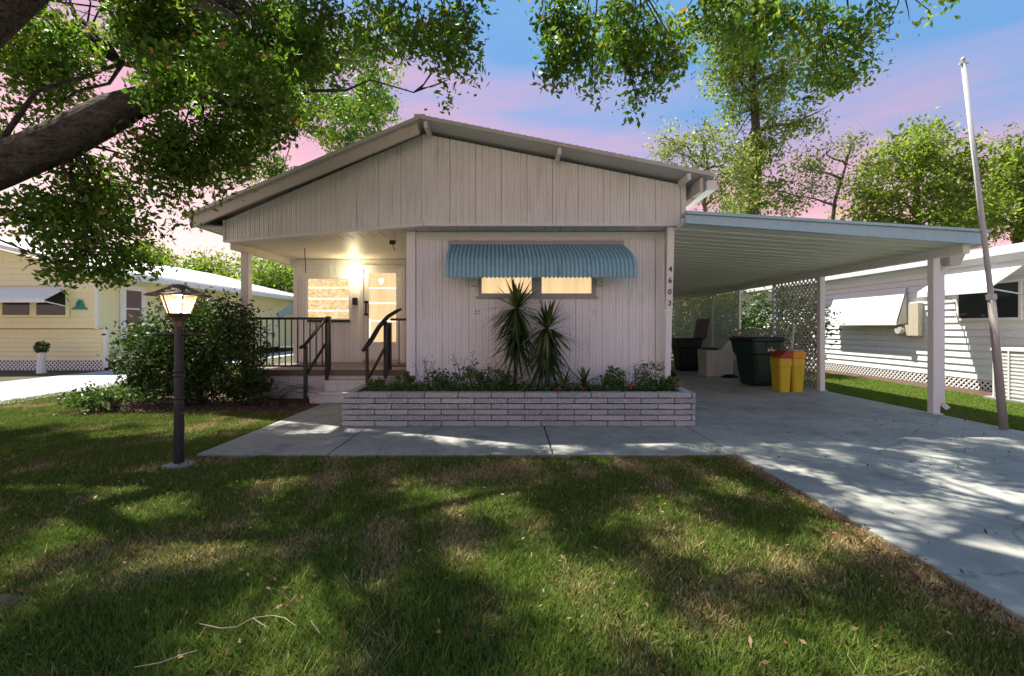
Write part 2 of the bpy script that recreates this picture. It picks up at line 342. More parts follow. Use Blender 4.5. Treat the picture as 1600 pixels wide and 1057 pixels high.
# ------------------------------------------------------------------ planter with slump bricks
pl = thing('brick_planter', (0, 6.6, 0), 'long low planter of grey slump bricks under the front window', 'planter')
PH, BL, CHT = .486, .445, .074
MB().box(PX0 + .03, PX1 - .03, WY1 + .025, WY1 + .14, .0, PH - .03).box(PX0 + .03, PX0 + .14, WY1 + .14, 7.22, 0, PH - .03).box(PX1 - .14, PX1 - .03, WY1 + .14, 7.22, 0, PH - .03).build('mortar_core', M['mortar'], pl)
def brick_mesh(L, D, H):
    b = MB().box(-L / 2, L / 2, 0, D, 0, H); o = b.build('brick', M['brick'], None)
    bpy.data.objects.remove(o); me = bpy.data.meshes[-1] if False else o
    return me
def brick(L, D, H, loc, rot=0):
    key = (round(L, 3), round(H, 3), round(D, 3))
    if key not in brick.cache:
        b = MB(); j = lambda: random.uniform(-.004, .004)
        n = 3
        bot = [(-L / 2 + j(), j(), 0)] + [(-L / 2 + L * i / n, j(), j()) for i in range(1, n)] + [(L / 2 + j(), j(), 0), (L / 2, D, 0), (-L / 2, D, 0)]
        top = [(x, y + j(), H + j() * .7) for x, y, z in bot]
        b.hexa(bot, top); brick.cache[key] = b
    b = brick.cache[key]
    me = brick.mesh.get(key)
    o = None
    if me is None:
        o = b.build('brick', M['brick'], pl, world=False, bevel=.005); brick.mesh[key] = o.data
    else:
        o = bpy.data.objects.new('brick', me); COL.objects.link(o); o.parent = pl
        bv = o.modifiers.new('bevel', 'BEVEL'); bv.width = .005; bv.segments = 2
    o.location = Vector(loc) - wloc(pl); o.rotation_euler.z = rot
brick.cache = {}; brick.mesh = {}
for c in range(6):
    z = .034 + c * ((PH - .03) / 6); h = (PH - .03) / 6 - .013
    proud = .012 if c == 5 else 0
    x = PX0 - (.22 if c % 2 else 0.0)
    while x < PX1 - .02:
        a, b = max(x, PX0), min(x + BL, PX1)
        if b - a > .05: brick(round(b - a - .012, 3), .13, h, ((a + b) / 2 + 0, WY1 - proud + random.uniform(-.004, .004), z))
        x += BL
    for sx_, rot, ox in ((PX0, -math.pi / 2, -proud), (PX1, math.pi / 2, proud)):
        y = WY1 + .135 - (.22 if c % 2 == 0 else 0)
        while y < 7.2:
            a, b = max(y, WY1 + .135), min(y + BL, 7.2)
            if b - a > .06: brick(round(b - a - .010, 3), .13, h, (sx_ + ox, (a + b) / 2, z), rot)
            y += BL
MB().box(PX0 + .14, PX1 - .14, WY1 + .14, 7.2, .1, PH - .09).build('soil', M['soil'], pl)

# ------------------------------------------------------------------ the house
H = thing('mobile_home', (0, 7.3, 0), 'white ribbed mobile home with low gable, blue awning and corner porch', 'house')
WX0, WX1, FY = -1.63, 2.40, 7.25
ZS = 2.87                                                   # soffit height
AP = Vector((-1.31, 6.80, 0)); RT = Vector((2.58, 6.80, 0)); LT = Vector((-5.12, 8.13, 0))
body = MB().box(WX0 + .02, WX1 - .02, FY + .03, 21, .25, ZS + .05).build('front_room', M['wall'], H)
MB().box(-4.88, WX0 + .02, 10.37, 21, .2, ZS + .06).build('side_room', M['wall'], H)
def rib_panels(parent, A, B, zb, zt, mat, nrm, width=.40, rib=.10, depth=.011, name='siding_panel'):
    """ribbed sheet from A to B (plan points); zt(t) gives the top; each sheet is a piece of its own"""
    A = Vector(A); B = Vector(B); L = (B - A).length; d = (B - A) / L; nrm = Vector(nrm)
    k = max(1, round(L / width)); wd = L / k
    for i in range(k):
        us = []; n = max(1, round(wd / rib)); r = wd / n
        for j in range(n):
            u0 = i * wd + j * r
            us += [(u0 + .002, 0), (u0 + .010, depth), (u0 + r * .52, depth), (u0 + r * .56, depth * .45), (u0 + r * .60, depth), (u0 + r - .010, depth), (u0 + r - .003, 0)]
        us.append(((i + 1) * wd - .002, 0))
        off = random.uniform(-.0015, .0015); m = MB(); vs = []; 
        for u, dd in us:
            p = A + d * u + nrm * (dd + off); vs += [(p.x, p.y, zb), (p.x, p.y, zt(u / L))]
        m.add(vs, [(2 * q, 2 * q + 2, 2 * q + 3, 2 * q + 1) for q in range(len(us) - 1)])
        m.build(name, mat, parent)
# front wall sheets with the window left open
fw = MB().box(WX0, WX1, FY, FY + .03, .2, ZS).build('front_wall', M['wall'], H)
rib_panels(fw, (WX0 + .10, FY - .004, 0), (WX1 - .12, FY - .004, 0), .22, lambda t: ZS - .13, M['wall'], (0, -1, 0), .41)
MB().box(WX0 + .1, WX1 - .1, FY - .03, FY - .004, ZS - .13, ZS - .005).build('head_trim', M['trim'], fw)
MB().box(WX0 - .04, WX0 + .10, FY - .06, FY + .02, .55, ZS).build('corner_post', M['white'], fw, bevel=.006)
MB().box(WX1 - .12, WX1 + .02, FY - .04, FY + .02, .2, ZS).build('corner_trim', M['trim'], fw, bevel=.006)
# leaning number board
nb = MB().hexa([(2.385, 7.10, .42), (2.47, 7.10, .42), (2.47, 7.16, .42), (2.385, 7.16, .42)], [(2.345, 6.84, ZS), (2.445, 6.84, ZS), (2.445, 6.90, ZS), (2.345, 6.90, ZS)]).build('number_board', M['white'], H)
def text_mesh(s, size, mat, parent, mtx, name):
    cu = bpy.data.curves.new('digits', 'FONT'); cu.body = s; cu.size = size; cu.extrude = .004; cu.align_x = 'CENTER'; cu.align_y = 'CENTER'; cu.offset = .001
    t = bpy.data.objects.new('digits', cu); COL.objects.link(t); bpy.context.view_layer.update()
    me = bpy.data.meshes.new_from_object(t.evaluated_get(bpy.context.evaluated_depsgraph_get())); bpy.data.objects.remove(t)
    o = bpy.data.objects.new(name, me); COL.objects.link(o); me.materials.clear(); me.materials.append(mat)
    me.transform(mtx); off = wloc(parent); me.transform(Matrix.Translation(-off)); o.parent = parent; return o
for i, ch in enumerate('4603'):
    t = .74 - i * .07
    z = .42 + (ZS - .42) * t; yy = 7.10 + (6.84 - 7.10) * t; xx = 2.427 + (2.395 - 2.427) * t
    text_mesh(ch, .115, M['black'], nb, Matrix.Translation((xx, yy - .006, z)) @ Matrix.Rotation(R(96), 4, 'X'), 'house_digit')
MB().box(WX1 - .02, WX1 + .012, FY - .075, FY - .045, .62, .82).build('hose_hook', M['galv'], fw)
# vents and screw marks
for x, z in ((-.55, 1.58), (1.30, 1.58)):
    for dx, dz in ((-.022, .03), (.022, .03), (-.022, -.01), (.022, -.01)):
        MB().box(x + dx - .009, x + dx + .009, FY - .02, FY - .003, z + dz - .009, z + dz + .009).build('screw_mark', M['black'] if x < 0 else M['grey_plastic'], fw)
# front window
wn = MB().box(-.53, 1.33, FY - .045, FY - .012, 1.84, 1.89).box(-.53, 1.33, FY - .045, FY - .012, 2.46, 2.50).box(-.53, -.48, FY - .045, FY - .012, 1.89, 2.46).box(1.26, 1.33, FY - .045, FY - .012, 1.89, 2.46).box(.31, .47, FY - .05, FY - .012, 1.89, 2.46).build('front_window', M['bluegrey'], H)
for a, b in ((-.48, .31), (.47, 1.26)):
    MB().box(a, b, FY - .03, FY - .018, 1.89, 2.46).build('window_pane', M['lit'], wn)
for x in (.35, .385, .42): MB().box(x - .006, x + .006, FY - .062, FY - .05, 1.86, 2.46).build('mullion_rib', M['galv'], wn)
MB().box(-.57, 1.36, FY - .07, FY - .01, 1.815, 1.842).build('window_sill', M['bluegrey'], wn)
for x in (-.60, 1.40): MB().lathe((x, FY - .10, 2.06), [(.02, -.07), (.055, -.05), (.06, .0), (.03, .05)], 10).build('awning_bracket', M['grey_plastic'], wn)
# blue awning: header and slats
aw = MB().box(-1.0, 1.77, FY - .06, FY - .005, 2.66, 2.72).build('window_awning', M['bluegrey'], H)
ns = 46; X0, X1 = -.99, 1.76; sw = (X1 - X0) / ns
prof = [(FY - .03, 2.665), (FY - .22, 2.57), (FY - .40, 2.465), (FY - .50, 2.37), (FY - .545, 2.25), (FY - .55, 2.085)]
for i in range(ns):
    xc = X0 + (i + .5) * sw; m = MB(); vs = []
    for y, z in prof:
        fl = (FY - y) / .55 * .09 * (i + .5) / ns           # the slats fan slightly to the right
        vs += [(xc + fl - sw * .5, y + .012, z - .012), (xc + fl - sw * .27, y - .006, z + .006), (xc + fl + sw * .27, y - .006, z + .006), (xc + fl + sw * .5 + .002, y + .012, z - .012)]
    m.add(vs, [(4 * k + q, 4 * k + 4 + q, 4 * k + 5 + q, 4 * k + 1 + q) for k in range(len(prof) - 1) for q in range(3)])
    o = m.build('slat', M['blue'], aw)
    md = o.modifiers.new('thick', 'SOLIDIFY'); md.thickness = .004
for xs, f_ in ((X0 + .01, 0), (X1, .09)):
    MB().bar((xs, FY - .02, 2.20), (xs + f_, FY - .53, 2.11), .02, .02).build('awning_arm', M['bluegrey'], aw)
# gable (a shallow prow: the left half swings back over the porch)
zr = lambda t: 4.24 + (3.47 - 4.24) * t
zl = lambda t: 3.26 + (4.24 - 3.26) * t
gr_ = MB().add([(AP.x, 6.82, ZS), (RT.x, 6.82, ZS), (RT.x, 6.82, 3.47), (AP.x, 6.82, 4.24), (AP.x, 6.90, ZS), (RT.x, 6.90, ZS), (RT.x, 6.90, 3.47), (AP.x, 6.90, 4.24)],
    [(0, 1, 2, 3), (7, 6, 5, 4), (0, 4, 5, 1), (1, 5, 6, 2), (2, 6, 7, 3)]).build('gable_wall', M['siding'], H)
rib_panels(gr_, (AP.x, 6.80, 0), (RT.x - .06, 6.80, 0), ZS + .03, lambda t: zr(t * .985) - .002, M['siding'], (0, -1, 0), .39)
MB().bar((AP.x, 6.785, ZS + .015), (RT.x + .01, 6.785, ZS + .015), .03, .045).build('bottom_trim', M['trim'], gr_)
MB().box(RT.x - .06, RT.x + .012, 6.775, 6.90, ZS, 3.49).build('corner_trim', M['trim'], gr_)
dl = (LT - AP).normalized(); nl = Vector((-dl.y, dl.x, 0)); nl = nl if nl.y < 0 else -nl
gl = MB(); A2 = AP - nl * .02; B2 = LT - nl * .02; A3 = AP - nl * .1; B3 = LT - nl * .1
gl.add([(B2.x, B2.y, ZS), (A2.x, A2.y, ZS), (A2.x, A2.y, 4.24), (B2.x, B2.y, 3.26), (B3.x, B3.y, ZS), (A3.x, A3.y, ZS), (A3.x, A3.y, 4.24), (B3.x, B3.y, 3.26)],
    [(0, 1, 2, 3), (7, 6, 5, 4), (0, 4, 5, 1), (0, 3, 7, 4), (2, 6, 7, 3)])
gl = gl.build('porch_gable_wall', M['siding'], H)
rib_panels(gl, (LT.x, LT.y, 0), (AP.x, AP.y, 0), ZS + .03, lambda t: zl(t) - .002, M['siding'], nl, .40)
q0 = AP + nl * .015; q1 = LT + nl * .015
MB().bar((q0.x, q0.y, ZS + .015), (q1.x, q1.y, ZS + .015), .03, .045).build('bottom_trim', M['trim'], gl)
MB().bar((q1.x, q1.y, ZS), (q1.x, q1.y, 3.26), .035, .05).build('corner_trim', M['trim'], gl)
MB().bar((AP.x, 6.785, ZS + .04), (AP.x, 6.785, 4.22), .03, .05).build('prow_trim', M['siding'], gr_)
# roof sheets
RZ = 4.29; ry0 = 6.38
rr_ = MB().hexa([(-1.31, ry0, RZ), (2.84, ry0, 3.47), (2.84, 21.3, 3.47), (-1.31, 21.3, RZ)], [(-1.31, ry0, RZ + .05), (2.84, ry0, 3.52), (2.84, 21.3, 3.52), (-1.31, 21.3, RZ + .05)]).build('roof', M['roof'], H)
rl = MB().hexa([(-5.62, 8.02, 3.27), (-1.32, 6.52, RZ), (-1.32, 21.3, RZ), (-5.62, 21.3, 3.27)], [(-5.62, 8.02, 3.32), (-1.32, 6.52, RZ + .05), (-1.32, 21.3, RZ + .05), (-5.62, 21.3, 3.32)]).build('porch_roof', M['roof'], H)
for i in range(40):                                        # fine standing ribs along the front edge
    x = -1.27 + i * .104; z = RZ + .052 - (x + 1.31) * (.82 / 4.15)
    MB().box(x - .012, x + .010, ry0 - .002, 21.2, z - .012, z + .004).build('roof_rib', M['roof'], rr_)
MB().bar((-1.31, 6.45, RZ + .07), (-1.31, 21.2, RZ + .07), .16, .035).build('ridge_cap', M['roof'], rr_)
MB().bar((-1.34, 6.50, RZ - .085), (-5.64, 7.99, 3.185), .045, .19).build('rake_board', M['rake'], rl)
MB().bar((-1.30, 6.44, RZ + .015), (-5.68, 7.95, 3.285), .10, .05).build('drip_edge', M['roof'], rl)
MB().bar((-5.60, 8.02, 3.20), (-5.60, 21, 3.20), .05, .14).build('eave_board', M['rake'], rl)
MB().hexa([(-5.58, 8.04, 3.14), (-5.12, 8.14, 3.14), (-5.12, 21, 3.14), (-5.58, 21, 3.14)], [(-5.58, 8.04, 3.17), (-5.12, 8.14, 3.17), (-5.12, 21, 3.17), (-5.58, 21, 3.17)]).build('eave_soffit', M['soffit'], rl)
for i in range(4):
    t = (.22, .47, .74, .93)[i]; p = Vector((-1.31, 6.44, RZ + .055)).lerp(Vector((-5.66, 7.95, 3.325)), t)
    MB().box(p.x - .08, p.x + .08, p.y, p.y + .2, p.z - .01, p.z + .025).build('roof_clip', M['rake'], rl)
for x in (-1.22, .67, 2.50): MB().bar((x, 6.42, RZ - .055 - (x + 1.31) * .1976), (x, 6.80, RZ - .055 - (x + 1.31) * .1976), .05, .09).build('outrigger', M['trim'], rr_)
MB().bar((2.70, 6.48, 3.38), (2.70, 21, 3.38), .05, .2).build('eave_board', M['rake'], rr_)
MB().box(2.76, 2.90, 6.44, 21, 3.30, 3.43).build('gutter', M['white'], rr_)
MB().bar((2.62, 6.86, 3.20), (2.80, 6.86, 3.36), .05, .06).build('eave_bracket', M['trim'], rr_)
MB().box(2.42, 2.62, 6.9, 21, 2.9, 3.46).build('eave_soffit', M['trim'], rr_)
# soffit strips
sf = MB().box(AP.x, RT.x, 6.83, FY, ZS + .03, ZS + .06).build('soffit', M['soffit'], H)
n = 17; sw_ = (RT.x - AP.x) / n
for i in range(n):
    x = AP.x + i * sw_; MB().hexa([(x + .006, 6.83, ZS + .005), (x + sw_ - .006, 6.83, ZS + .005), (x + sw_ - .006, FY - .03, ZS + .005), (x + .006, FY - .03, ZS + .005)], [(x + .006, 6.83, ZS + .03), (x + sw_ - .006, 6.83, ZS + .03), (x + sw_ - .006, FY - .03, ZS + .03), (x + .006, FY - .03, ZS + .03)]).build('soffit_panel', M['soffit'], sf)
ps = MB(); bk = Vector((0, .52, 0)); a, b = AP - nl * .03, LT - nl * .03
ps.hexa([(b.x, b.y, ZS + .03), (a.x, a.y, ZS + .03), (a.x, a.y + .5, ZS + .03), (b.x, b.y + .5, ZS + .03)], [(b.x, b.y, ZS + .05), (a.x, a.y, ZS + .05), (a.x, a.y + .5, ZS + .05), (b.x, b.y + .5, ZS + .05)])
ps = ps.build('porch_soffit', M['soffit'], H); n = 19
for i in range(n):
    u = a.lerp(b, (i + .03) / n); v = a.lerp(b, (i + .97) / n)
    MB().hexa([(v.x, v.y, ZS + .004), (u.x, u.y, ZS + .004), (u.x, u.y + .5, ZS + .004), (v.x, v.y + .5, ZS + .004)], [(v.x, v.y, ZS + .03), (u.x, u.y, ZS + .03), (u.x, u.y + .5, ZS + .03), (v.x, v.y + .5, ZS + .03)]).build('soffit_panel', M['ceiling'], ps)
MB().hexa([(-5.12, 8.62, ZS + .035), (-1.6, 7.35, ZS + .035), (-1.6, 10.4, ZS + .035), (-5.12, 10.4, ZS + .035)], [(-5.12, 8.62, ZS + .07), (-1.6, 7.35, ZS + .07), (-1.6, 10.4, ZS + .07), (-5.12, 10.4, ZS + .07)]).build('porch_ceiling', M['ceiling'], H)
MB().box(-5.14, -5.02, 8.3, 10.5, ZS - .10, ZS + .06).build('porch_beam', M['ceiling'], H)
MB().box(-5.10, WX0 + .02, 8.62, 21, ZS + .07, 3.12).build('roof_fill', M['ceiling'], H)
MB().box(-5.13, -4.99, 8.60, 8.74, .5, ZS - .1).build('porch_column', M['trim'], H, bevel=.008)
MB().tube(wiggle((-4.05, 8.9, ZS + .04), (-4.04, 8.9, 2.42), 4, .02), .008, 5).build('hanging_wire', M['black'], H)
MB().bar((-2.1, 8.0, ZS + .01), (-2.1, 8.0, ZS - .06), .10, .03).bar((-2.1, 8.0, ZS - .05), (-2.06, 8.0, ZS - .17), .012, .012).build('ceiling_hook', M['black'], H)
# porch back wall
BY = 10.34
bw = MB().box(-4.92, WX0, BY, BY + .04, .5, ZS + .04).build('porch_wall', M['wall'], H)
rib_panels(bw, (-4.90, BY - .003, 0), (-3.44, BY - .003, 0), .56, lambda t: ZS - .10, M['wall'], (0, -1, 0), .37, .12)
MB().box(-4.92, WX0, BY - .03, BY - .003, ZS - .10, ZS + .02).build('head_trim', M['trim'], bw)
MB().box(-4.95, -4.86, BY - .036, BY + .02, .5, ZS - .004).build('corner_trim', M['trim'], bw)
pw = MB()
for q in ((-4.66, -3.64, 2.45, 2.50), (-4.66, -3.64, 1.49, 1.55)): pw.box(q[0], q[1], BY - .06, BY - .012, q[2], q[3])
for q in ((-4.66, -4.61), (-3.69, -3.64)): pw.box(q[0], q[1], BY - .06, BY - .012, 1.55, 2.45)
pw = pw.build('porch_window', M['white'], H)
MB().box(-4.61, -3.69, BY - .03, BY - .016, 1.55, 2.45).build('window_pane', M['lit_busy'], pw)
MB().box(-4.62, -3.66, BY - .085, BY - .06, 1.47, 1.52).build('window_sill', M['black'], pw)
for z in (2.25, 2.0, 1.73): MB().box(-4.61, -3.69, BY - .045, BY - .03, z - .014, z + .014).build('louvre_bar', M['lit_line'], pw)
dr = MB().box(-3.24, -2.62, BY - .05, BY - .012, .62, 1.02).box(-3.24, -2.62, BY - .05, BY - .012, 2.58, 2.68).box(-3.36, -3.24, BY - .05, BY - .012, .62, 2.68).box(-2.62, -2.50, BY - .05, BY - .012, .62, 2.68).build('front_door', M['white'], H)
MB().box(-3.44, -3.36, BY - .07, BY - .003, .56, 2.76).box(-2.50, -2.42, BY - .07, BY - .003, .56, 2.76).box(-3.36, -2.50, BY - .07, BY - .003, 2.68, 2.76).build('door_frame', M['trim'], dr)
MB().box(-3.24, -2.62, BY - .035, BY - .02, 1.02, 2.58).build('door_pane', M['lit'], dr)
for z in (2.24, 1.90, 1.50): MB().box(-3.24, -2.62, BY - .05, BY - .035, z - .016, z + .016).build('louvre_bar', M['lit_line'], dr)
MB().box(-3.235, -3.205, BY - .052, BY - .036, 1.02, 1.55).build('louvre_bar', M['lit_line'], dr)
MB().lathe((-2.96, BY - .045, 2.40), [(.01, -.09), (.05, -.03), (.06, .03), (.045, .06)], 8, sxy=(1, .15)).build('door_ornament', M['lit_line'], dr)
MB().box(-3.33, -3.25, BY - .10, BY - .05, 1.90, 1.95).box(-3.33, -3.25, BY - .10, BY - .05, 1.62, 1.67).bar((-3.29, BY - .10, 1.64), (-3.29, BY - .10, 1.93), .03, .03).build('door_handle', M['black'], dr)
MB().box(-3.255, -3.235, BY - .062, BY - .05, 1.0, 1.92).build('door_seal', M['black'], dr)
MB().box(-3.60, -3.50, BY - .09, BY - .01, 1.86, 2.02).build('mailbox', M['black'], bw)
lp = MB().lathe((-3.53, BY - .05, 2.56), [(.05, -.06), (.05, .06)], 10).build('porch_light', M['white'], H)
MB().lathe((-3.53, BY - .13, 2.54), [(.005, -.06), (.05, -.035), (.06, .01), (.035, .05)], 10).build('light_globe', M['bulb'], lp, smooth=True)
pll = bpy.data.lights.new('porch_lamp', 'POINT'); pll.energy = 4; pll.color = (1, .78, .45); pll.shadow_soft_size = .06
po = bpy.data.objects.new('porch_lamp', pll); COL.objects.link(po); po.location = (-3.53, BY - .28, 2.54)
# awning on the left side wall
sa = MB().hexa([(-4.93, 11.2, 2.16), (-5.75, 11.2, 1.68), (-5.75, 13.2, 1.68), (-4.93, 13.2, 2.16)], [(-4.93, 11.2, 2.21), (-5.75, 11.2, 1.73), (-5.75, 13.2, 1.73), (-4.93, 13.2, 2.21)]).build('side_awning', M['blue'], H)
MB().bar((-4.93, 11.16, 2.10), (-5.74, 11.16, 1.63), .03, .16).build('awning_side', M['blue'], sa)
MB().bar((-5.74, 11.16, 1.70), (-5.74, 11.16, 1.35), .03, .03).build('awning_arm', M['blue'], sa)
# deck, skirt, steps
DZ, DYF = .55, 8.6
dk = MB().box(-5.1, WX0, DYF + .04, BY, DZ - .10, DZ - .02).build('porch_deck', M['deck'], H)
for i in range(12):
    y = DYF + i * .145; MB().box(-5.12, WX0, y, y + .138, DZ - .022, DZ).build('deck_board', M['deck'], dk)
MB().box(-5.12, WX0, DYF - .012, DYF + .0, DZ - .11, DZ - .003).build('deck_edge', M['deck'], dk)
MB().box(-5.08, WX0, DYF + .03, DYF + .09, 0, DZ - .1).build('porch_skirt', M['steps'], dk)
st = MB().box(-3.42, -2.26, 8.3, DYF + .03, 0, .34).build('porch_steps', M['steps'], H)
MB().box(-3.46, -2.24, 8.27, DYF + .02, .34, .368).build('tread', M['steps'], st)
MB().box(-3.56, -2.26, 8.0, 8.3, 0, .165).build('lower_step', M['steps'], st)
MB().box(-3.60, -2.24, 7.97, 8.3, .165, .19).build('tread', M['steps'], st)
MB().box(-2.24, -1.72, 8.2, DYF, 0, .42).build('side_block', M['concrete'], st)
def rail(name, x0, x1, y, z0, z1, parent, step=.115):
    r_ = MB().bar((x0, y, z1), (x1, y, z1), .05, .045).bar((x0, y, z0), (x1, y, z0), .03, .03).build(name, M['black'], parent)
    k = int((x1 - x0) / step); me = None
    for i in range(1, k):
        x = x0 + (x1 - x0) * i / k
        MB().box(x - .009, x + .009, y - .009, y + .009, z0, z1 - .02).build('baluster', M['black'], r_)
    return r_
r1 = rail('porch_railing', -5.0, -3.48, DYF + .03, .62, 1.52, H)
MB().box(-3.52, -3.445, DYF, DYF + .07, DZ, 1.56).build('railing_post', M['black'], r1)
r2 = rail('porch_railing', -2.30, WX0 - .04, DYF + .03, .62, 1.50, H, .14)
MB().box(-2.37, -2.29, DYF, DYF + .07, DZ, 1.44).build('railing_post', M['black'], r2)
h1 = MB().tube([(-3.66, 7.86, 1.0), (-3.62, 7.95, 1.04), (-3.52, 8.55, 1.49)], [.03, .032, .032], 8).build('step_handrail', M['black'], H, smooth=True)
MB().bar((-3.62, 7.98, 0), (-3.62, 7.98, 1.02), .055, .055).build('railing_post', M['black'], h1)
MB().bar((-3.60, 8.0, .55), (-3.50, 8.56, 1.05), .035, .035).build('lower_rail', M['black'], h1)
MB().bar((-3.46, 8.5, .34), (-3.46, 8.5, 1.44), .05, .05).build('railing_post', M['black'], h1)
pts = [(-2.62, 7.98, .94), (-2.57, 8.05, 1.02), (-2.50, 8.15, 1.16), (-2.42, 8.28, 1.36), (-2.30, 8.42, 1.55), (-2.16, 8.55, 1.66), (-2.09, 8.6, 1.70)]
h2 = MB().tube(pts, [.03, .042, .045, .042, .04, .035, .02], 8).build('step_handrail', M['black'], H, smooth=True)
MB().bar((-2.56, 8.04, .19), (-2.56, 8.04, 1.0), .045, .045).build('railing_post', M['black'], h2)
MB().bar((-2.34, 8.42, .40), (-2.34, 8.42, 1.46), .06, .06).build('railing_post', M['black'], h2)
MB().bar((-2.54, 8.06, .45), (-2.34, 8.42, 1.0), .035, .035).build('lower_rail', M['black'], h2)

# ------------------------------------------------------------------ carport
CP = thing('carport', (4.5, 8, 0), 'flat carport with pale blue fascia and white posts beside the house', 'carport')
cz = lambda x: 2.81 + (2.52 - 2.81) * (x - 2.43) / (6.62 - 2.43)
for i in range(44):
    y0 = 6.44 + i * .29; y1 = y0 + .282
    m = MB(); m.hexa([(2.44, y0, cz(2.44)), (6.6, y0, cz(6.6)), (6.6, y1, cz(6.6)), (2.44, y1, cz(2.44))], [(2.44, y0, cz(2.44) + .03), (6.6, y0, cz(6.6) + .03), (6.6, y1, cz(6.6) + .03), (2.44, y1, cz(2.44) + .03)])
    m.bar((2.44, y1 + .003, cz(2.44) + .002), (6.6, y1 + .003, cz(6.6) + .002), .012, .03).build('roof_pan', M['carceil'], CP)
fa = MB().hexa([(2.43, 6.36, cz(2.43)), (6.64, 6.36, cz(6.64) - .01), (6.64, 6.43, cz(6.64) - .01), (2.43, 6.43, cz(2.43))], [(2.43, 6.36, 2.93), (6.64, 6.36, 2.67), (6.64, 6.43, 2.67), (2.43, 6.43, 2.93)]).build('fascia', M['paleblue'], CP)
MB().hexa([(2.43, 6.32, 2.935), (6.66, 6.32, 2.675), (6.66, 6.6, 2.675), (2.43, 6.6, 2.935)], [(2.43, 6.32, 2.975), (6.66, 6.32, 2.71), (6.66, 6.6, 2.71), (2.43, 6.6, 2.975)]).build('fascia_cap', M['paleblue'], fa)
MB().box(6.58, 6.66, 6.43, 19.2, 2.48, 2.68).build('side_gutter', M['white'], CP)
MB().box(6.40, 6.50, 6.46, 19.2, 2.40, 2.545).build('beam', M['carceil'], CP)
CYS = [6.96, 9.5, 11.2, 12.9, 14.6, 16.3, 18.0, 19.1]
for i, y in enumerate(CYS):
    wd = .105 if i < 2 else .06
    MB().box(6.45 - wd / 2, 6.45 + wd / 2, y - wd / 2, y + wd / 2, .02, 2.42).build('post', M['white'], CP, bevel=.006)
    if i < 2: MB().box(6.37, 6.53, y - .08, y + .08, .028, .045).build('post_foot', M['galv'], CP)
dsp = MB().bar((6.65, 7.06, .18), (6.65, 7.06, 2.22), .075, .06).bar((6.65, 7.06, 2.20), (6.76, 7.0, 2.33), .07, .06).bar((6.65, 7.06, .19), (6.71, 7.0, .10), .07, .06).build('downspout', M['white'], CP)
MB().hexa([(6.66, 6.92, 2.30), (6.82, 6.92, 2.30), (6.82, 7.06, 2.30), (6.66, 7.06, 2.30)], [(6.62, 6.88, 2.46), (6.86, 6.88, 2.46), (6.86, 7.1, 2.46), (6.62, 7.1, 2.46)]).build('gutter_outlet', M['grey_plastic'], CP)
def lattice(parent, A, B, z0, z1, cell=.095, wd=.032, th=.008, mat=None):
    """crossed diagonal laths clipped to the panel, in the vertical plane from A to B"""
    A = Vector(A); B = Vector(B); L = (B - A).length; d = (B - A) / L; nn = Vector((d.y, -d.x, 0)); Hh = z1 - z0
    m = MB(); s2 = cell * math.sqrt(2)
    for sg in (1, -1):
        c = -Hh
        while c < L + Hh:
            # line u = c + t, v = t (sg=1) or v = H - t
            t0 = max(0, -c); t1 = min(Hh, L - c)
            if t1 - t0 > .03:
                pa = A + d * (c + t0) + Vector((0, 0, z0 + (t0 if sg == 1 else Hh - t0))) + nn * (sg * th * .5)
                pb = A + d * (c + t1) + Vector((0, 0, z0 + (t1 if sg == 1 else Hh - t1))) + nn * (sg * th * .5)
                m.bar(pa, pb, th, wd, up=nn.cross((pb - pa).normalized()))
            c += s2
    return m.build('lattice', mat or M['rake'], parent)
for y0, y1, z0, z1 in ((9.56, 11.17, .05, 2.40), (11.23, 12.87, .05, 1.25), (12.93, 14.57, .05, 2.40), (14.63, 16.27, .05, 2.40), (16.33, 17.97, .05, 2.40)):
    o = lattice(CP, (6.45, y0, 0), (6.45, y1, 0), z0, z1); o['kind'] = 'stuff'
    if z1 < 2: MB().box(6.42, 6.48, y0, y1, z1, z1 + .05).build('lattice_rail', M['rake'], CP)
for i in range(3):
    x0 = 2.5 + i * 1.32
    o = lattice(CP, (x0, 18.6, 0), (x0 + 1.26, 18.6, 0), .05, 2.55, .12); o['kind'] = 'stuff'
    MB().box(x0 + 1.26, x0 + 1.32, 18.57, 18.63, .02, 2.55).build('lattice_post', M['white'], CP)
    MB().box(x0, x0 + 1.26, 18.57, 18.63, 1.22, 1.29).build('lattice_rail', M['dark'], CP)

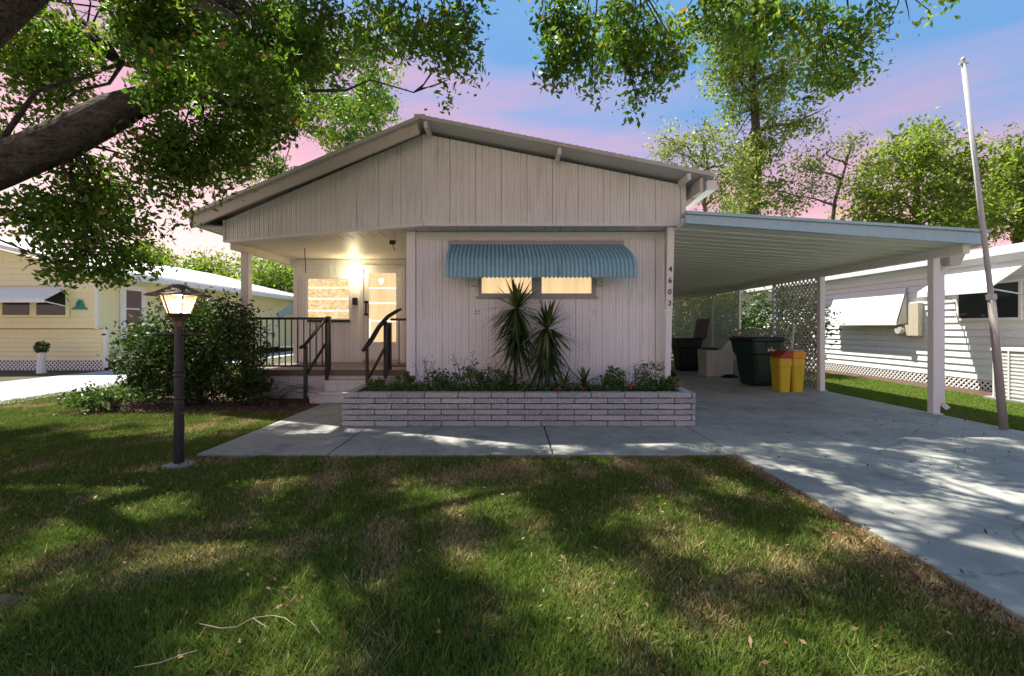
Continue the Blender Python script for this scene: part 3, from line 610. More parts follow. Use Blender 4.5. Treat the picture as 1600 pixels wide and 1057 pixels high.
# ------------------------------------------------------------------ bins in the carport
def rounded(cx, cy, hx, hy, r, k=3):
    out = []
    for qx, qy, a0 in ((1, -1, -90), (1, 1, 0), (-1, 1, 90), (-1, -1, 180)):
        for i in range(k + 1):
            a = R(a0 + 90 * i / k); out.append((cx + qx * (hx - r) + math.cos(a) * r, cy + qy * (hy - r) + math.sin(a) * r))
    return out
def loft(m, rings):
    n = len(rings[0]); vs = [p for r_ in rings for p in r_]
    fs = [(i * n + k, i * n + (k + 1) % n, (i + 1) * n + (k + 1) % n, (i + 1) * n + k) for i in range(len(rings) - 1) for k in range(n)]
    return m.add(vs, fs + [tuple(range(n - 1, -1, -1)), tuple(range((len(rings) - 1) * n, len(rings) * n))])
def rings(spec, r): return [[(x, y, z) for x, y in rounded(cx, 0, hx, hy, r)] for z, hx, hy, cx in spec]
def wheelie(name, loc, rz, label, bodymat, lidopen=False, marks=True, s=1.0):
    t = thing(name, loc, label, 'trash bin'); t.rotation_euler.z = rz; t.scale = (s, s, s)
    b = lambda m, nm, mt, par=t, **k: m.build(nm, mt, par, world=False, **k)
    b(loft(MB(), rings([(.02, .24, .25, 0), (.10, .26, .27, 0), (.70, .33, .31, -.01), (.72, .36, .34, -.02), (.98, .40, .36, -.02), (1.0, .42, .38, -.02)], .07)), 'bin_body', bodymat, bevel=.01)
    if not lidopen:
        b(loft(MB(), rings([(1.0, .45, .40, 0), (1.05, .45, .40, 0), (1.09, .38, .34, 0), (1.10, .2, .2, 0)], .08)), 'lid', M['black_plastic'], bevel=.008)
    else:
        m = MB(); m.bar((.42, 0, 1.0), (.54, 0, 1.58), .76, .04, up=(1, 0, .1)); b(m, 'lid', M['black_plastic'])
    b(MB().bar((.44, -.26, 1.0), (.44, .26, 1.0), .04, .04).bar((.38, -.26, .95), (.45, -.26, 1.0), .04, .04).bar((.38, .26, .95), (.45, .26, 1.0), .04, .04), 'handle', M['black_plastic'])
    b(MB().tube([(.30, -.30, .13), (.30, .30, .13)], .018, 8), 'axle', M['galv'])
    for sy in (-1, 1):
        wh = b(MB().tube([(.30, sy * .31 - .03, .13), (.30, sy * .31 + .03, .13)], .13, 18), 'wheel', M['rubber'])
        b(MB().tube([(.30, sy * .345 - .004, .13), (.30, sy * .345 + .004, .13)], .06, 12), 'hub', M['black_plastic'], wh)
    if marks:   # pale printed mark on the side that faces the street
        b(MB().lathe((.0, -.352, .80), [(.02, -.028), (.04, -.01), (.04, .012), (.015, .03)], 10, sxy=(1, .15)).box(.055, .078, -.357, -.35, .775, .87).box(.09, .13, -.357, -.35, .775, .815).box(.13, .30, -.357, -.35, .785, .805), 'printed_mark', M['mark'])
        b(MB().box(-.10, .16, -.375, -.365, .90, .965), 'moulded_plate', M['green_plastic'])
    return t
wheelie('wheeled_bin', (5.62, 10.45, .03), R(14), 'large closed dark green wheeled trash bin with pale printed mark', M['green_plastic'], s=1.02)
wheelie('wheeled_bin', (5.32, 13.9, .03), R(4), 'black wheeled bin with its lid thrown open at the back of the carport', M['black_plastic'], True, False)
t = thing('storage_box', (5.58, 12.5, .03), 'open off-white plastic chest with sloping side behind the green bin', 'storage box')
b = MB(); b.hexa([(5.22, 12.2, .03), (5.92, 12.2, .03), (5.92, 12.75, .03), (5.22, 12.75, .03)], [(5.20, 12.18, .74), (5.94, 12.18, .74), (5.94, 12.77, .74), (5.20, 12.77, .74)]).build('chest', M['grey_plastic'], t, bevel=.01)
MB().hexa([(5.58, 12.185, .742), (5.935, 12.185, .742), (5.935, 12.765, .742), (5.58, 12.765, .742)], [(5.84, 12.185, 1.06), (5.935, 12.185, 1.06), (5.935, 12.765, 1.06), (5.84, 12.765, 1.06)]).build('sloping_lid', M['grey_plastic'], t, bevel=.01)
MB().box(5.26, 5.56, 12.24, 12.7, .742, .80).build('dark_contents', M['black_plastic'], t, bevel=.02)
cb = MB()
for k in range(5): cb.tube([(5.72 + .22 * math.cos(a_ / 3 + k) * (1 - .1 * k), 11.95 + .12 * math.sin(a_ / 3 + k), .045 + .012 * k) for a_ in range(18)], .016, 6)
tag(cb.build('hose_coil', M['rubber']), 'black hose coiled loosely on the slab before the off-white chest', 'hose')
t = thing('recycling_bin', (5.68, 9.42, .03), 'squat yellow bin with red and orange split lid by the lattice post', 'recycling bin')
for sx_ in (-1, 1):
    cx = 5.70 + sx_ * .135
    loft(MB(), [[(x, y + 9.42, z) for x, y in rounded(cx, 0, hx, hy, .05)] for z, hx, hy in ((.03, .105, .16), (.55, .128, .18), (.56, .134, .19), (.72, .134, .19))]).build('bin_body', M['yellow_plastic'], t, bevel=.008)
loft(MB(), [[(x, y + 9.42, z) for x, y in rounded(5.563 + dx, 0, hx, .20, .03)] for z, hx, dx in ((.72, .136, 0), (.76, .136, 0), (.88, .06, .07))]).build('lid', M['red_plastic'], t)
loft(MB(), [[(x, y + 9.42, z) for x, y in rounded(5.837 + dx, 0, hx, .20, .03)] for z, hx, dx in ((.722, .136, 0), (.84, .136, 0), (.86, .12, -.01))]).build('lid', M['orange_plastic'], t)
MB().box(5.72, 5.96, 9.26, 9.58, .862, .885).build('grey_cover', M['grey_plastic'], t, bevel=.01)
t = thing('garden_broom', (6.22, 10.2, .03), 'white handled broom leaning on the lattice behind the yellow bin', 'broom')
MB().bar((6.12, 10.1, .25), (6.36, 10.25, 1.42), .035, .035).build('handle', M['white'], t)
MB().hexa([(6.02, 10.02, .03), (6.18, 10.02, .03), (6.18, 10.14, .03), (6.02, 10.14, .03)], [(6.07, 10.05, .27), (6.16, 10.05, .27), (6.16, 10.12, .27), (6.07, 10.12, .27)]).build('bristles', M['straw'], t)
t = thing('leaf_blower', (4.25, 12.6, .03), 'small orange and black garden machine in the dark of the carport', 'garden tool')
MB().lathe((4.25, 12.6, .25), [(.06, -.12), (.17, -.08), (.19, .06), (.1, .16)], 10).build('housing', M['orange_plastic'], t, smooth=True)
MB().tube([(4.25, 12.5, .2), (4.3, 12.3, .12), (4.32, 12.1, .08)], [.07, .06, .05], 8).lathe((4.25, 12.6, .03), [(.2, 0), (.2, .09), (.1, .12)], 10).build('nozzle', M['black_plastic'], t)
tag(MB().hexa([(2.62, 7.32, .03), (2.90, 7.25, .03), (2.91, 7.28, .03), (2.63, 7.35, .03)], [(2.72, 7.42, .33), (2.86, 7.39, .26), (2.865, 7.41, .26), (2.725, 7.44, .33)]).build('leaning_board', M['grey_plastic']), 'pale triangular board leaning on the ground beside the number post', 'board')  # pale leaning sheet of unclear use

# ------------------------------------------------------------------ lamp post and flag pole
LX, LY = -3.25, 4.44
L = thing('lamp_post', (LX, LY, 0), 'black garden lamp post with glowing lantern at the walkway corner', 'lamp post')
MB().lathe((LX, LY, 0), [(.045, 0), (.043, .62), (.040, .63), (.037, 1.38)], 14).build('post', M['lamp_post'], L, smooth=False)
for z in (.66, .88, .92): MB().lathe((LX, LY, z), [(.046, -.010), (.049, 0), (.046, .010)], 14).build('post_band', M['black'], L)
MB().tube([(LX - .22, LY, 1.28), (LX + .26, LY + .02, 1.275)], .013, 8).build('cross_bar', M['black'], L)
MB().lathe((LX, LY, 1.36), [(.045, 0), (.05, .05), (.07, .09), (.10, .115)], 12).build('lantern_neck', M['lamp_roof'], L)
lt = MB().lathe((LX, LY, 1.475), [(.098, 0), (.102, .012)], 6, .3).build('lantern', M['lamp_roof'], L)
for k in range(6):
    a0, a1 = .3 + k * math.pi / 3, .3 + (k + 1) * math.pi / 3
    c0, s0, c1, s1 = math.cos(a0), math.sin(a0), math.cos(a1), math.sin(a1)
    MB().add([(LX + .10 * c0, LY + .10 * s0, 1.487), (LX + .10 * c1, LY + .10 * s1, 1.487), (LX + .162 * c1, LY + .162 * s1, 1.655), (LX + .162 * c0, LY + .162 * s0, 1.655)], [(0, 1, 2, 3)]).build('lantern_pane', M['frost'], lt)
    MB().bar((LX + .101 * c0, LY + .101 * s0, 1.48), (LX + .164 * c0, LY + .164 * s0, 1.66), .010, .010).build('lantern_bar', M['lamp_roof'], lt)
MB().lathe((LX, LY, 1.655), [(.275, 0), (.278, .008), (.20, .035), (.12, .075), (.085, .088), (.085, .10), (.05, .112), (.012, .118)], 12).build('lantern_roof', M['lamp_roof'], lt)
MB().lathe((LX, LY, 1.50), [(.014, 0), (.014, .05), (.03, .07), (.034, .10), (.02, .13), (.004, .14)], 10).build('bulb', M['bulb'], lt, smooth=True)
ll = bpy.data.lights.new('lantern_lamp', 'POINT'); ll.energy = 3; ll.color = (1, .78, .48); ll.shadow_soft_size = .04
lo = bpy.data.objects.new('lantern_lamp', ll); COL.objects.link(lo); lo.location = (LX, LY - .0, 1.60)
tag(MB().lathe((LX, LY, .0), [(.15, 0), (.14, .015), (.05, .03)], 9).build('lamp_footing', M['concrete']), 'rough concrete footing around the lamp post foot', 'footing')
fp = thing('flag_pole', (6.38, 5.9, 0), 'leaning two-part metal flag pole at the driveway edge', 'flag pole')
a, k_, b = Vector((6.38, 5.9, 0)), P(1549, 465, 5.9), P(1505, 100, 5.9)
MB().tube([a, k_], [.046, .042], 12).build('lower_tube', M['pole'], fp, smooth=True)
MB().tube([k_ - (b - k_) * .02, b], [.031, .024], 12).build('upper_tube', M['galv'], fp, smooth=True)
MB().tube([k_ - (b - k_).normalized() * .03, k_ + (b - k_).normalized() * .04], .052, 12).build('clamp', M['galv'], fp)
MB().tube([b - Vector((.05, 0, .0)), b + Vector((.06, 0, .01))], .018, 8).build('cap_arm', M['galv'], fp)
MB().lathe(b + Vector((0, 0, .06)), [(.005, -.05), (.022, -.02), (.026, .0), (.018, .022), (.003, .03)], 10).build('finial', M['galv'], fp, smooth=True)

# ------------------------------------------------------------------ right neighbour: white lap siding
NR = thing('neighbour_home', (12.5, 14, 0), 'white lap-sided mobile home across the grass on the right', 'house')
MB().box(10.03, 15, 4.5, 22, .2, 2.86).build('wall', M['nsiding'], NR)
nb_ = 17; zh = (2.84 - .24) / nb_
for i in range(nb_):
    z = .24 + i * zh
    MB().hexa([(10.02, 4.5, z), (10.02, 22, z), (9.985, 22, z), (9.985, 4.5, z)][::-1], [(10.02, 4.5, z + zh), (10.02, 22, z + zh), (10.012, 22, z + zh), (10.012, 4.5, z + zh)][::-1]).build('siding_board', M['nsiding'], NR)
nrf = MB().hexa([(9.75, 4.3, 2.84), (12.5, 4.3, 3.35), (12.5, 22.2, 3.35), (9.75, 22.2, 2.84)], [(9.75, 4.3, 2.92), (12.5, 4.3, 3.43), (12.5, 22.2, 3.43), (9.75, 22.2, 2.92)]).build('roof', M['white'], NR)
MB().box(9.70, 9.78, 4.3, 22.2, 2.80, 2.95).build('gutter', M['white'], nrf)
o = lattice(NR, (10.0, 22, 0), (10.0, 4.6, 0), .0, .23, .08, .03, .008, M['white']); o['kind'] = 'stuff'
MB().box(10.1, 10.14, 4.5, 22, 0, .24).build('skirt_shade', M['dark'], NR)  # near-black sheet stands in for the shade under the home
def slope_awning(par, x0, x1, y0, y1, zt, zb, mat):
    a = MB().hexa([(x0, y0, zt), (x1, y0, zb), (x1, y1, zb), (x0, y1, zt)], [(x0, y0, zt + .03), (x1, y0, zb + .03), (x1, y1, zb + .03), (x0, y1, zt + .03)]).build('awning', mat, par)
    MB().box(min(x1 - .01, x1 + .02), max(x1 - .01, x1 + .02), y0, y1, zb - .09, zb + .02).build('valance', mat, a); return a
def nwindow(par, y0, y1, z0, z1):
    w_ = MB().box(9.955, 9.99, y0, y1, z0, z0 + .05).box(9.955, 9.99, y0, y1, z1 - .05, z1).box(9.955, 9.99, y0, y0 + .05, z0 + .05, z1 - .05).box(9.955, 9.99, y1 - .05, y1, z0 + .05, z1 - .05).build('window', M['white'], par)
    MB().box(9.962, 9.982, y0 + .05, y1 - .05, z0 + .05, z1 - .05).build('window_pane', M['glass'], w_)
nwindow(NR, 11.6, 13.9, 1.5, 2.3); a1 = slope_awning(NR, 9.97, 9.72, 11.5, 14.05, 2.34, 1.50, M['white'])
MB().hexa([(9.97, 11.49, 1.45), (9.72, 11.49, 1.42), (9.97, 11.49, 2.30)], [(9.97, 11.50, 1.45), (9.72, 11.50, 1.42), (9.97, 11.50, 2.30)]).build('awning_side', M['grey_plastic'], a1)
nwindow(NR, 8.9, 10.2, 1.5, 2.3); a2 = slope_awning(NR, 9.97, 9.22, 8.75, 10.35, 2.62, 2.12, M['white'])
for y in (8.8, 10.3): MB().bar((9.25, y, 2.1), (9.97, y, 1.98), .025, .025).build('awning_arm', M['galv'], a2)
MB().box(9.86, 9.985, 11.05, 11.32, 1.15, 1.95).build('meter_conduit', painted('tan_metal', (.56, .50, .38)), NR)
mt_ = MB().box(9.86, 9.985, 11.32, 11.72, 1.15, 1.42).build('meter_box', painted('tan_box', (.52, .46, .33)), NR)
MB().tube([(9.86, 11.5, 1.28), (9.74, 11.5, 1.28)], .09, 14).build('meter_dial', M['galv'], mt_)
ac = thing('air_conditioner', (9.5, 8.2, 0), 'grey louvred air conditioner unit beside the white neighbouring home', 'air conditioner')
MB().box(9.05, 9.9, 7.75, 8.55, .05, .92).build('casing', M['grey_plastic'], ac)
MB().box(9.02, 9.93, 7.72, 8.58, .92, .97).build('top', M['white'], ac)
for i in range(12): MB().box(9.035, 9.05, 7.78, 8.52, .10 + i * .067, .135 + i * .067).build('louvre', M['white'], ac)
for y in (7.75, 8.0, 8.27, 8.53): MB().box(9.02, 9.035, y - .012, y + .012, .05, .92).build('corner_rail', M['white'], ac)
MB().box(8.95, 10, 7.65, 8.65, 0, .05).build('pad', M['concrete'], ac)

# ------------------------------------------------------------------ left neighbour: yellow home
NL = thing('neighbour_home', (-16, 15, 0), 'pale yellow lap-sided home with white eave on the left', 'house')
MB().box(-20, -12.83, 14.23, 30, .3, 3.0).build('wall', M['yellow'], NL)
MB().box(-20, -12.62, 14.14, 14.23, .32, 1.30).build('lower_wall', M['yellow'], NL)
MB().add([(-20, 14.05, 1.32), (-12.8, 14.05, 1.32), (-12.8, 14.05, 3.0), (-20, 14.05, 4.75), (-20, 14.23, 1.32), (-12.8, 14.23, 1.32), (-12.8, 14.23, 3.0), (-20, 14.23, 4.75)], [(0, 1, 2, 3), (7, 6, 5, 4), (0, 4, 5, 1), (1, 5, 6, 2), (2, 6, 7, 3)]).build('front_bay', M['yellow'], NL)
def lapboard(p0, p1, z, h, nrm, par):
    p0 = Vector(p0); p1 = Vector(p1); n_ = Vector(nrm)
    q = [p0, p1, p1 + n_ * .03, p0 + n_ * .03]; q2 = [p0, p1, p1 + n_ * .008, p0 + n_ * .008]
    MB().hexa([(v.x, v.y, z) for v in q], [(v.x, v.y, z + h) for v in q2]).build('siding_board', M['yellow'], par)
for i in range(7): lapboard((-20, 14.138, 0), (-12.62, 14.138, 0), .33 + i * .138, .138, (0, -1, 0), NL)
for i in range(9): lapboard((-20, 14.048, 0), (-12.82, 14.048, 0), 1.33 + i * .185, .185, (0, -1, 0), NL)
for i in range(6):
    z = 1.33 + (9 + i) * .185; xe = -12.9 - (z + .185 - 3.0) / .243
    lapboard((-20, 14.048, 0), (min(xe, -12.82), 14.048, 0), z, .185, (0, -1, 0), NL)
for i in range(14): lapboard((-12.828, 14.24, 0), (-12.828, 30, 0), .33 + i * .185, .185, (1, 0, 0), NL)
MB().box(-12.84, -12.77, 14.0, 14.07, 1.30, 3.0).build('corner_trim', M['white'], NL)
MB().box(-12.68, -12.56, 14.10, 14.16, .1, 1.30).build('downspout', M['white'], NL)
MB().box(-20, -12.78, 14.0, 14.05, 2.66, 2.70).build('band_trim', M['white'], NL)
nlr = MB().hexa([(-20, 13.6, 4.80), (-12.15, 13.6, 2.98), (-12.15, 30.5, 2.98), (-20, 30.5, 4.80)], [(-20, 13.6, 4.93), (-12.15, 13.6, 3.10), (-12.15, 30.5, 3.10), (-20, 30.5, 4.93)]).build('roof', M['white'], NL)
MB().box(-12.2, -12.08, 13.6, 30.5, 2.86, 3.02).build('gutter', M['white'], nlr)
o = lattice(NL, (-20, 14.13, 0), (-12.65, 14.13, 0), .02, .33, .085, .035, .008, M['white']); o['kind'] = 'stuff'
MB().box(-20, -12.65, 14.2, 14.26, 0, .33).build('skirt_shade', M['dark'], NL)  # black sheet in place of the shade beneath the yellow home
w_ = MB().box(-15.75, -13.62, 13.98, 14.02, 1.66, 1.73).box(-15.75, -13.62, 13.98, 14.02, 2.5, 2.56).box(-14.82, -14.62, 13.98, 14.02, 1.73, 2.5).box(-13.72, -13.62, 13.98, 14.02, 1.73, 2.5).box(-15.75, -15.66, 13.98, 14.02, 1.73, 2.5).build('front_window', M['yellow'], NL)
for a_, b_ in ((-15.66, -14.82), (-14.62, -13.72)): MB().box(a_, b_, 13.99, 14.01, 1.73, 2.5).build('window_pane', M['glass'], w_)
y_aw = MB().hexa([(-16.4, 13.98, 2.56), (-13.66, 13.98, 2.56), (-13.66, 13.3, 2.16), (-16.4, 13.3, 2.16)], [(-16.4, 13.98, 2.59), (-13.66, 13.98, 2.59), (-13.66, 13.3, 2.19), (-16.4, 13.3, 2.19)]).build('awning', M['white'], NL)
MB().box(-16.4, -13.66, 13.28, 13.3, 2.08, 2.19).build('valance', M['white'], y_aw)
MB().bar((-13.70, 13.32, 2.12), (-13.70, 13.98, 2.0), .03, .03).build('awning_arm', M['white'], y_aw)
dn = MB().box(-12.80, -12.75, 14.85, 15.85, .75, 2.75).build('side_door', M['white'], NL)
for z0, z1 in ((1.35, 1.95), (2.0, 2.58)): MB().box(-12.755, -12.742, 15.05, 15.65, z0, z1).build('door_pane', M['glass'], dn)
MB().box(-12.76, -12.0, 14.5, 16.6, .55, .62).box(-12.7, -12.1, 14.6, 16.5, 0, .55).build('door_landing', M['white'], NL)
pq = MB()
pq.lathe((-13.3, 14.0, 2.07), [(.01, -.13), (.10, -.10), (.13, 0), (.09, .1), (.02, .14)], 9, sxy=(1, .12)).box(-13.53, -13.07, 13.985, 14.005, 1.90, 1.96).bar((-13.42, 13.99, 1.95), (-13.3, 13.99, 2.1), .02, .08).bar((-13.18, 13.99, 1.95), (-13.3, 13.99, 2.1), .02, .08)
tag(pq.build('wall_ornament', painted('teal_paint', (.04, .25, .20), (.02, .05, .04), .6)), 'small teal ornament hung on the yellow wall beside the window', 'ornament')
tp = thing('topiary', (-13.85, 13.4, 0), 'round clipped bush on a pale stump before the yellow home', 'topiary')
MB().tube([(-13.85, 13.4, 0), (-13.87, 13.4, .3), (-13.83, 13.4, .62)], [.11, .09, .10], 9, .08).build('trunk', M['white'], tp)
leaves('crown', np.array((-13.85, 13.4, .76)) + unit(700) * (RNG.uniform(.5, 1, (700, 1))) * .19, .06, M['shrub'], tp, kind=None)

# ------------------------------------------------------------------ planting in and around the beds
def dracaena(base, h, top_tilt, n, Lf, label, dead=True):
    t = thing('dracaena', base, label, 'plant'); b = Vector(base); tip = b + Vector((top_tilt[0], top_tilt[1], h))
    MB().tube(wiggle(b, tip, 5, .03), [.035, .03, .03, .028, .028, .025], 8, .1).build('stem', M['bark'], t)
    vs = []; rn = []
    for i in range(n):
        az = random.uniform(0, 6.283); el = random.uniform(-1.2, 1.35); low = random.random()
        o0 = tip - Vector((0, 0, low * h * .55)) if dead and random.random() < .5 else tip
        if o0 is not tip and el > .3: el = -el
        d = Vector((math.cos(az) * math.cos(el), math.sin(az) * math.cos(el) * .8, math.sin(el)))
        ln = Lf * random.uniform(.7, 1.1); wd = .024 * random.uniform(.7, 1.2)
        side = d.cross(Vector((0, 0, 1))); side = side.normalized() if side.length > .01 else Vector((1, 0, 0))
        sag = random.uniform(.05, .35) * ln
        pts = []
        for s_ in (0, .3, .65, 1):
            p = o0 + d * (ln * s_) - Vector((0, 0, sag * s_ * s_)); ww = wd * (.6, 1, .8, .02)[(0, .3, .65, 1).index(s_)]
            p.y = min(p.y, 7.19)
            pts.append((p - side * ww, p + side * ww))
        r0 = random.random() * (.5 if o0 is not tip else 1)
        for q in range(3): vs += [pts[q][0], pts[q][1], pts[q + 1][1], pts[q + 1][0]]; rn.append(r0)
    fast_mesh('leaves', np.array([tuple(v) for v in vs]), None, 4, M['dracaena'], t, np.array(rn), None)
dracaena((.02, 6.85, .42), 1.22, (.05, 0), 210, .62, 'taller spiky dracaena in the planter, left of the pair')
dracaena((.50, 6.72, .42), .92, (.02, 0), 230, .60, 'shorter spiky dracaena in the planter, right of the pair')
dracaena((1.05, 6.62, .42), .12, (.0, 0), 46, .40, 'smallest spiky dracaena low in the planter', False)
dracaena((.72, 6.45, .42), .10, (.0, 0), 22, .36, 'low strappy plant at the foot of the dracaenas', False)
def bush(name, c, r, n, size, mat, label, cat='shrub', group=None, stems=5, trunk_h=None, hole=.8, per=None):
    t = thing(name, (c[0], c[1], c[2] - r[2]), label, cat, group)
    pts, rn = clump_points([(c, r, 1)], per or max(6, n // 26), 26, min(r) * .22, hole)
    pts[:, 2] = np.maximum(pts[:, 2], c[2] - r[2] + .02)
    leaves('foliage', pts, size, mat, t, rn, kind=None)
    m_ = MB()
    for k in range(stems): m_.tube(wiggle((c[0] + random.uniform(-.1, .1) * r[0] * 2, c[1], c[2] - r[2]), (c[0] + random.uniform(-.6, .6) * r[0], c[1] + random.uniform(-.5, .5) * r[1], c[2] + random.uniform(-.2, .5) * r[2]), 4, .06), [.05 * min(1, r[0])] * 2 + [.03 * min(1, r[0])] * 2 + [.01], 6)
    m_.build('stems', M['bark'], t); return t
pb = [(-2.0, .10, .16, 'pale round cushion plant at the left end of the planter'), (-1.55, .13, .2, 'small round green bush left of the white wall corner'), (-1.02, .17, .26, 'olive green bushlet in the planter below the wall'), (-.55, .20, .25, 'leafy clump in the planter with wispy stalks'), (-.15, .2, .22, 'bright green clump just left of the dracaenas'),
      (1.45, .17, .2, 'green clump between the small dracaena and red flowers'), (1.98, .21, .26, 'loose dark bush near the right end of the planter'), (2.25, .12, .14, 'low plants at the right corner of the planter')]
for x, rz_, rx_, lab in pb: bush('planter_shrub', (x, 6.62 + random.uniform(-.1, .15), .42 + rz_), (rx_, .22, rz_), 700, .045, M['planter_leaf'], lab, 'plant', None, 3)
C = np.column_stack([RNG.uniform(PX0 + .18, PX1 - .18, 9000), RNG.uniform(WY1 + .16, 7.1, 9000), .42 + RNG.gamma(2, .022, 9000)])
tag(leaves('ground_cover', C, .035, M['planter_leaf'], None), 'low green ground cover filling the brick planter', 'ground cover')
for x, h_, lab in ((-1.3, .42, 'leftmost clump of wispy dry weed stalks in the planter'), (-.75, .55, 'tallest wispy weed stalks in the planter, before the blank wall'), (-.42, .38, 'wispy weed stalks close to the dracaenas'), (1.65, .30, 'wispy stalks above the red flowers'), (1.92, .34, 'wispy stalks rising from the loose dark bush')):
    t = thing('wispy_weed', (x, 6.85, .42), lab, 'weed'); m_ = MB(); tips = []
    for k in range(9):
        e_ = Vector((x + random.uniform(-.22, .22), 6.85 + random.uniform(-.15, .15), .42 + h_ * random.uniform(.55, 1.05))); m_.tube(wiggle((x + random.uniform(-.06, .06), 6.85, .42), e_, 3, .05), .0025, 4)
        tips += [np.array(e_) + RNG.normal(size=3) * .035 for _ in range(9)]
    m_.build('stalks', M['shrub'], t); leaves('seed_heads', np.array(tips), .025, M['shrub'], t)
for x, z, mt, lab in ((.62, .50, 'petal', 'red blossom at the foot of the dracaenas'), (.95, .52, 'petal', 'small red blossom under the smallest dracaena'), (1.66, .55, 'petal', 'brightest red blossom, standing alone right of the green clump'), (2.30, .56, 'petal_pink', 'pink red blossom at the base of the number board')):
    t = thing('flower', (x, 6.3, .42), lab, 'flower'); MB().tube([(x, 6.3, .42), (x + .01, 6.3, z)], .004, 5).build('stem', M['shrub'], t)
    leaves('petals', np.array((x + .01, 6.3, z)) + RNG.normal(size=(16, 3)) * .016, .036, M[mt], t, kind=None)
bush('shrub', (-5.55, 8.0, .98), (1.15, .62, .98), 15000, .075, M['shrub'], 'large dark leafy shrub between lamp post and porch railing', 'shrub', None, 14, hole=.9)
bush('shrub', (-6.55, 8.2, .72), (.42, .45, .72), 3000, .075, M['shrub'], 'looser lighter shrub on the left flank of the big dark one', 'shrub', None, 6, hole=.8)
bush('shrub', (-6.3, 7.2, .22), (.8, .3, .22), 1500, .06, M['planter_leaf'], 'low yellow green bush in front of the big shrub', 'shrub', None, 4)
bush('shrub', (-4.55, 7.9, .35), (.4, .3, .35), 1500, .07, M['shrub'], 'small leafy plant between the big shrub and the steps', 'shrub', None, 4)
cy = thing('cycad', (-4.02, 7.75, 0), 'dark cycad with arching fronds beside the steps', 'cycad'); vs = []; rn = []
for k in range(20):
    az = k * 2.4; ln = random.uniform(.48, .68); up = random.uniform(.45, 1.0)
    for s_ in np.linspace(.1, 1, 20):
        p = Vector((-4.02 + math.cos(az) * ln * s_, 7.75 + math.sin(az) * ln * s_ * .9, .08 + up * s_ * 1.0 - .55 * s_ * s_ * up * 1.3)); sd = Vector((-math.sin(az), math.cos(az), 0)); fw_ = Vector((math.cos(az), math.sin(az), 0))
        for q in (1, -1):
            e_ = p + sd * q * .10 * (1.1 - s_ * .7) + fw_ * .05 + Vector((0, 0, .015)); vs += [p, p + fw_ * .024, e_ + fw_ * .012, e_]; rn.append(random.random())
fast_mesh('fronds', np.array([tuple(v) for v in vs]), None, 4, M['cycad'], cy, np.array(rn), None)
MB().lathe((-4.02, 7.75, 0), [(.10, 0), (.11, .08), (.05, .13)], 9).build('trunk', M['bark'], cy)

# ------------------------------------------------------------------ the live oak that overhangs the lawn
OK = thing('oak_tree', (-7.7, 4.6, 0), 'big live oak leaning in from the left, its limbs over the lawn', 'tree')
tk = MB()
tk.tube([(-7.8, 4.5, 0), (-7.7, 4.55, .5), (-7.5, 4.6, 1.4), (-7.1, 4.7, 2.2), (-6.4, 4.85, 2.75), (-5.65, 5.0, 3.12), (-4.95, 5.05, 3.45), (-4.45, 5.1, 3.78), (-4.1, 5.15, 3.98)], [.80, .60, .47, .36, .255, .205, .195, .18, .12], 18, .07)
tk.tube([(-4.35, 5.1, 3.82), (-3.9, 5.2, 4.05), (-3.4, 5.35, 4.05), (-3.1, 5.5, 4.0), (-2.9, 5.6, 4.1)], [.16, .105, .075, .05, .03], 12, .05)
tk.tube([(-7.3, 4.65, 1.9), (-6.7, 4.8, 3.3), (-6.0, 4.9, 4.25), (-5.2, 4.95, 5.05), (-4.4, 4.6, 5.7), (-3.6, 4.8, 6.3), (-2.4, 5.7, 6.6), (-1.2, 5.9, 7.0), (.2, 4.9, 6.9), (1.3, 5.3, 6.8), (2.6, 6.1, 7.0), (4.2, 6.4, 7.2)], [.32, .22, .18, .15, .10, .08, .06, .05, .04, .035, .03, .02], 12, .05)
tk.tube([(-6.6, 4.8, 3.4), (-6.4, 3.6, 5.2), (-5.4, 2.4, 6.6), (-3.8, 1.6, 7.2)], [.16, .11, .08, .04], 10, .05)
tk.tube([(-4.9, 5.0, 5.2), (-4.6, 6.2, 6.0), (-4.5, 7.6, 6.4), (-4.6, 9.6, 6.3), (-3.2, 10.2, 6.4)], [.16, .12, .09, .06, .03], 8, .05)
tk.tube([(-5.9, 5.0, 3.0), (-5.75, 5.5, 4.2), (-5.4, 6.3, 5.0)], [.035, .025, .015], 8, .05)
limbs = [Vector(p) for p in ((-4.6, 9.6, 6.3), (-3.2, 10.2, 6.4), (-4.95, 5.05, 3.45), (-4.1, 5.15, 3.98), (-3.4, 5.35, 4.05), (-2.9, 5.6, 4.1), (-3.6, 5.3, 4.05), (-5.2, 4.95, 5.05), (-3.6, 4.8, 6.3), (-1.2, 5.9, 7.0), (.2, 4.9, 6.9), (1.3, 5.3, 6.8), (2.6, 6.1, 7.0), (4.2, 6.4, 7.2), (-5.4, 2.4, 6.6), (-3.8, 1.6, 7.2), (-4.2, 7.6, 6.5), (-5.4, 6.3, 5.0), (-6.4, 4.85, 2.75))]
ells = []
def pe(px, py, rx, ry, Y, wt=1.0, dy=.6):
    c = P(px, py, Y); ells.append((tuple(c), (rx / F * Y, dy, ry / F * Y), wt * rx * ry / 9000.0 * max(1.0, (Y / 6.4) ** 1.6)))
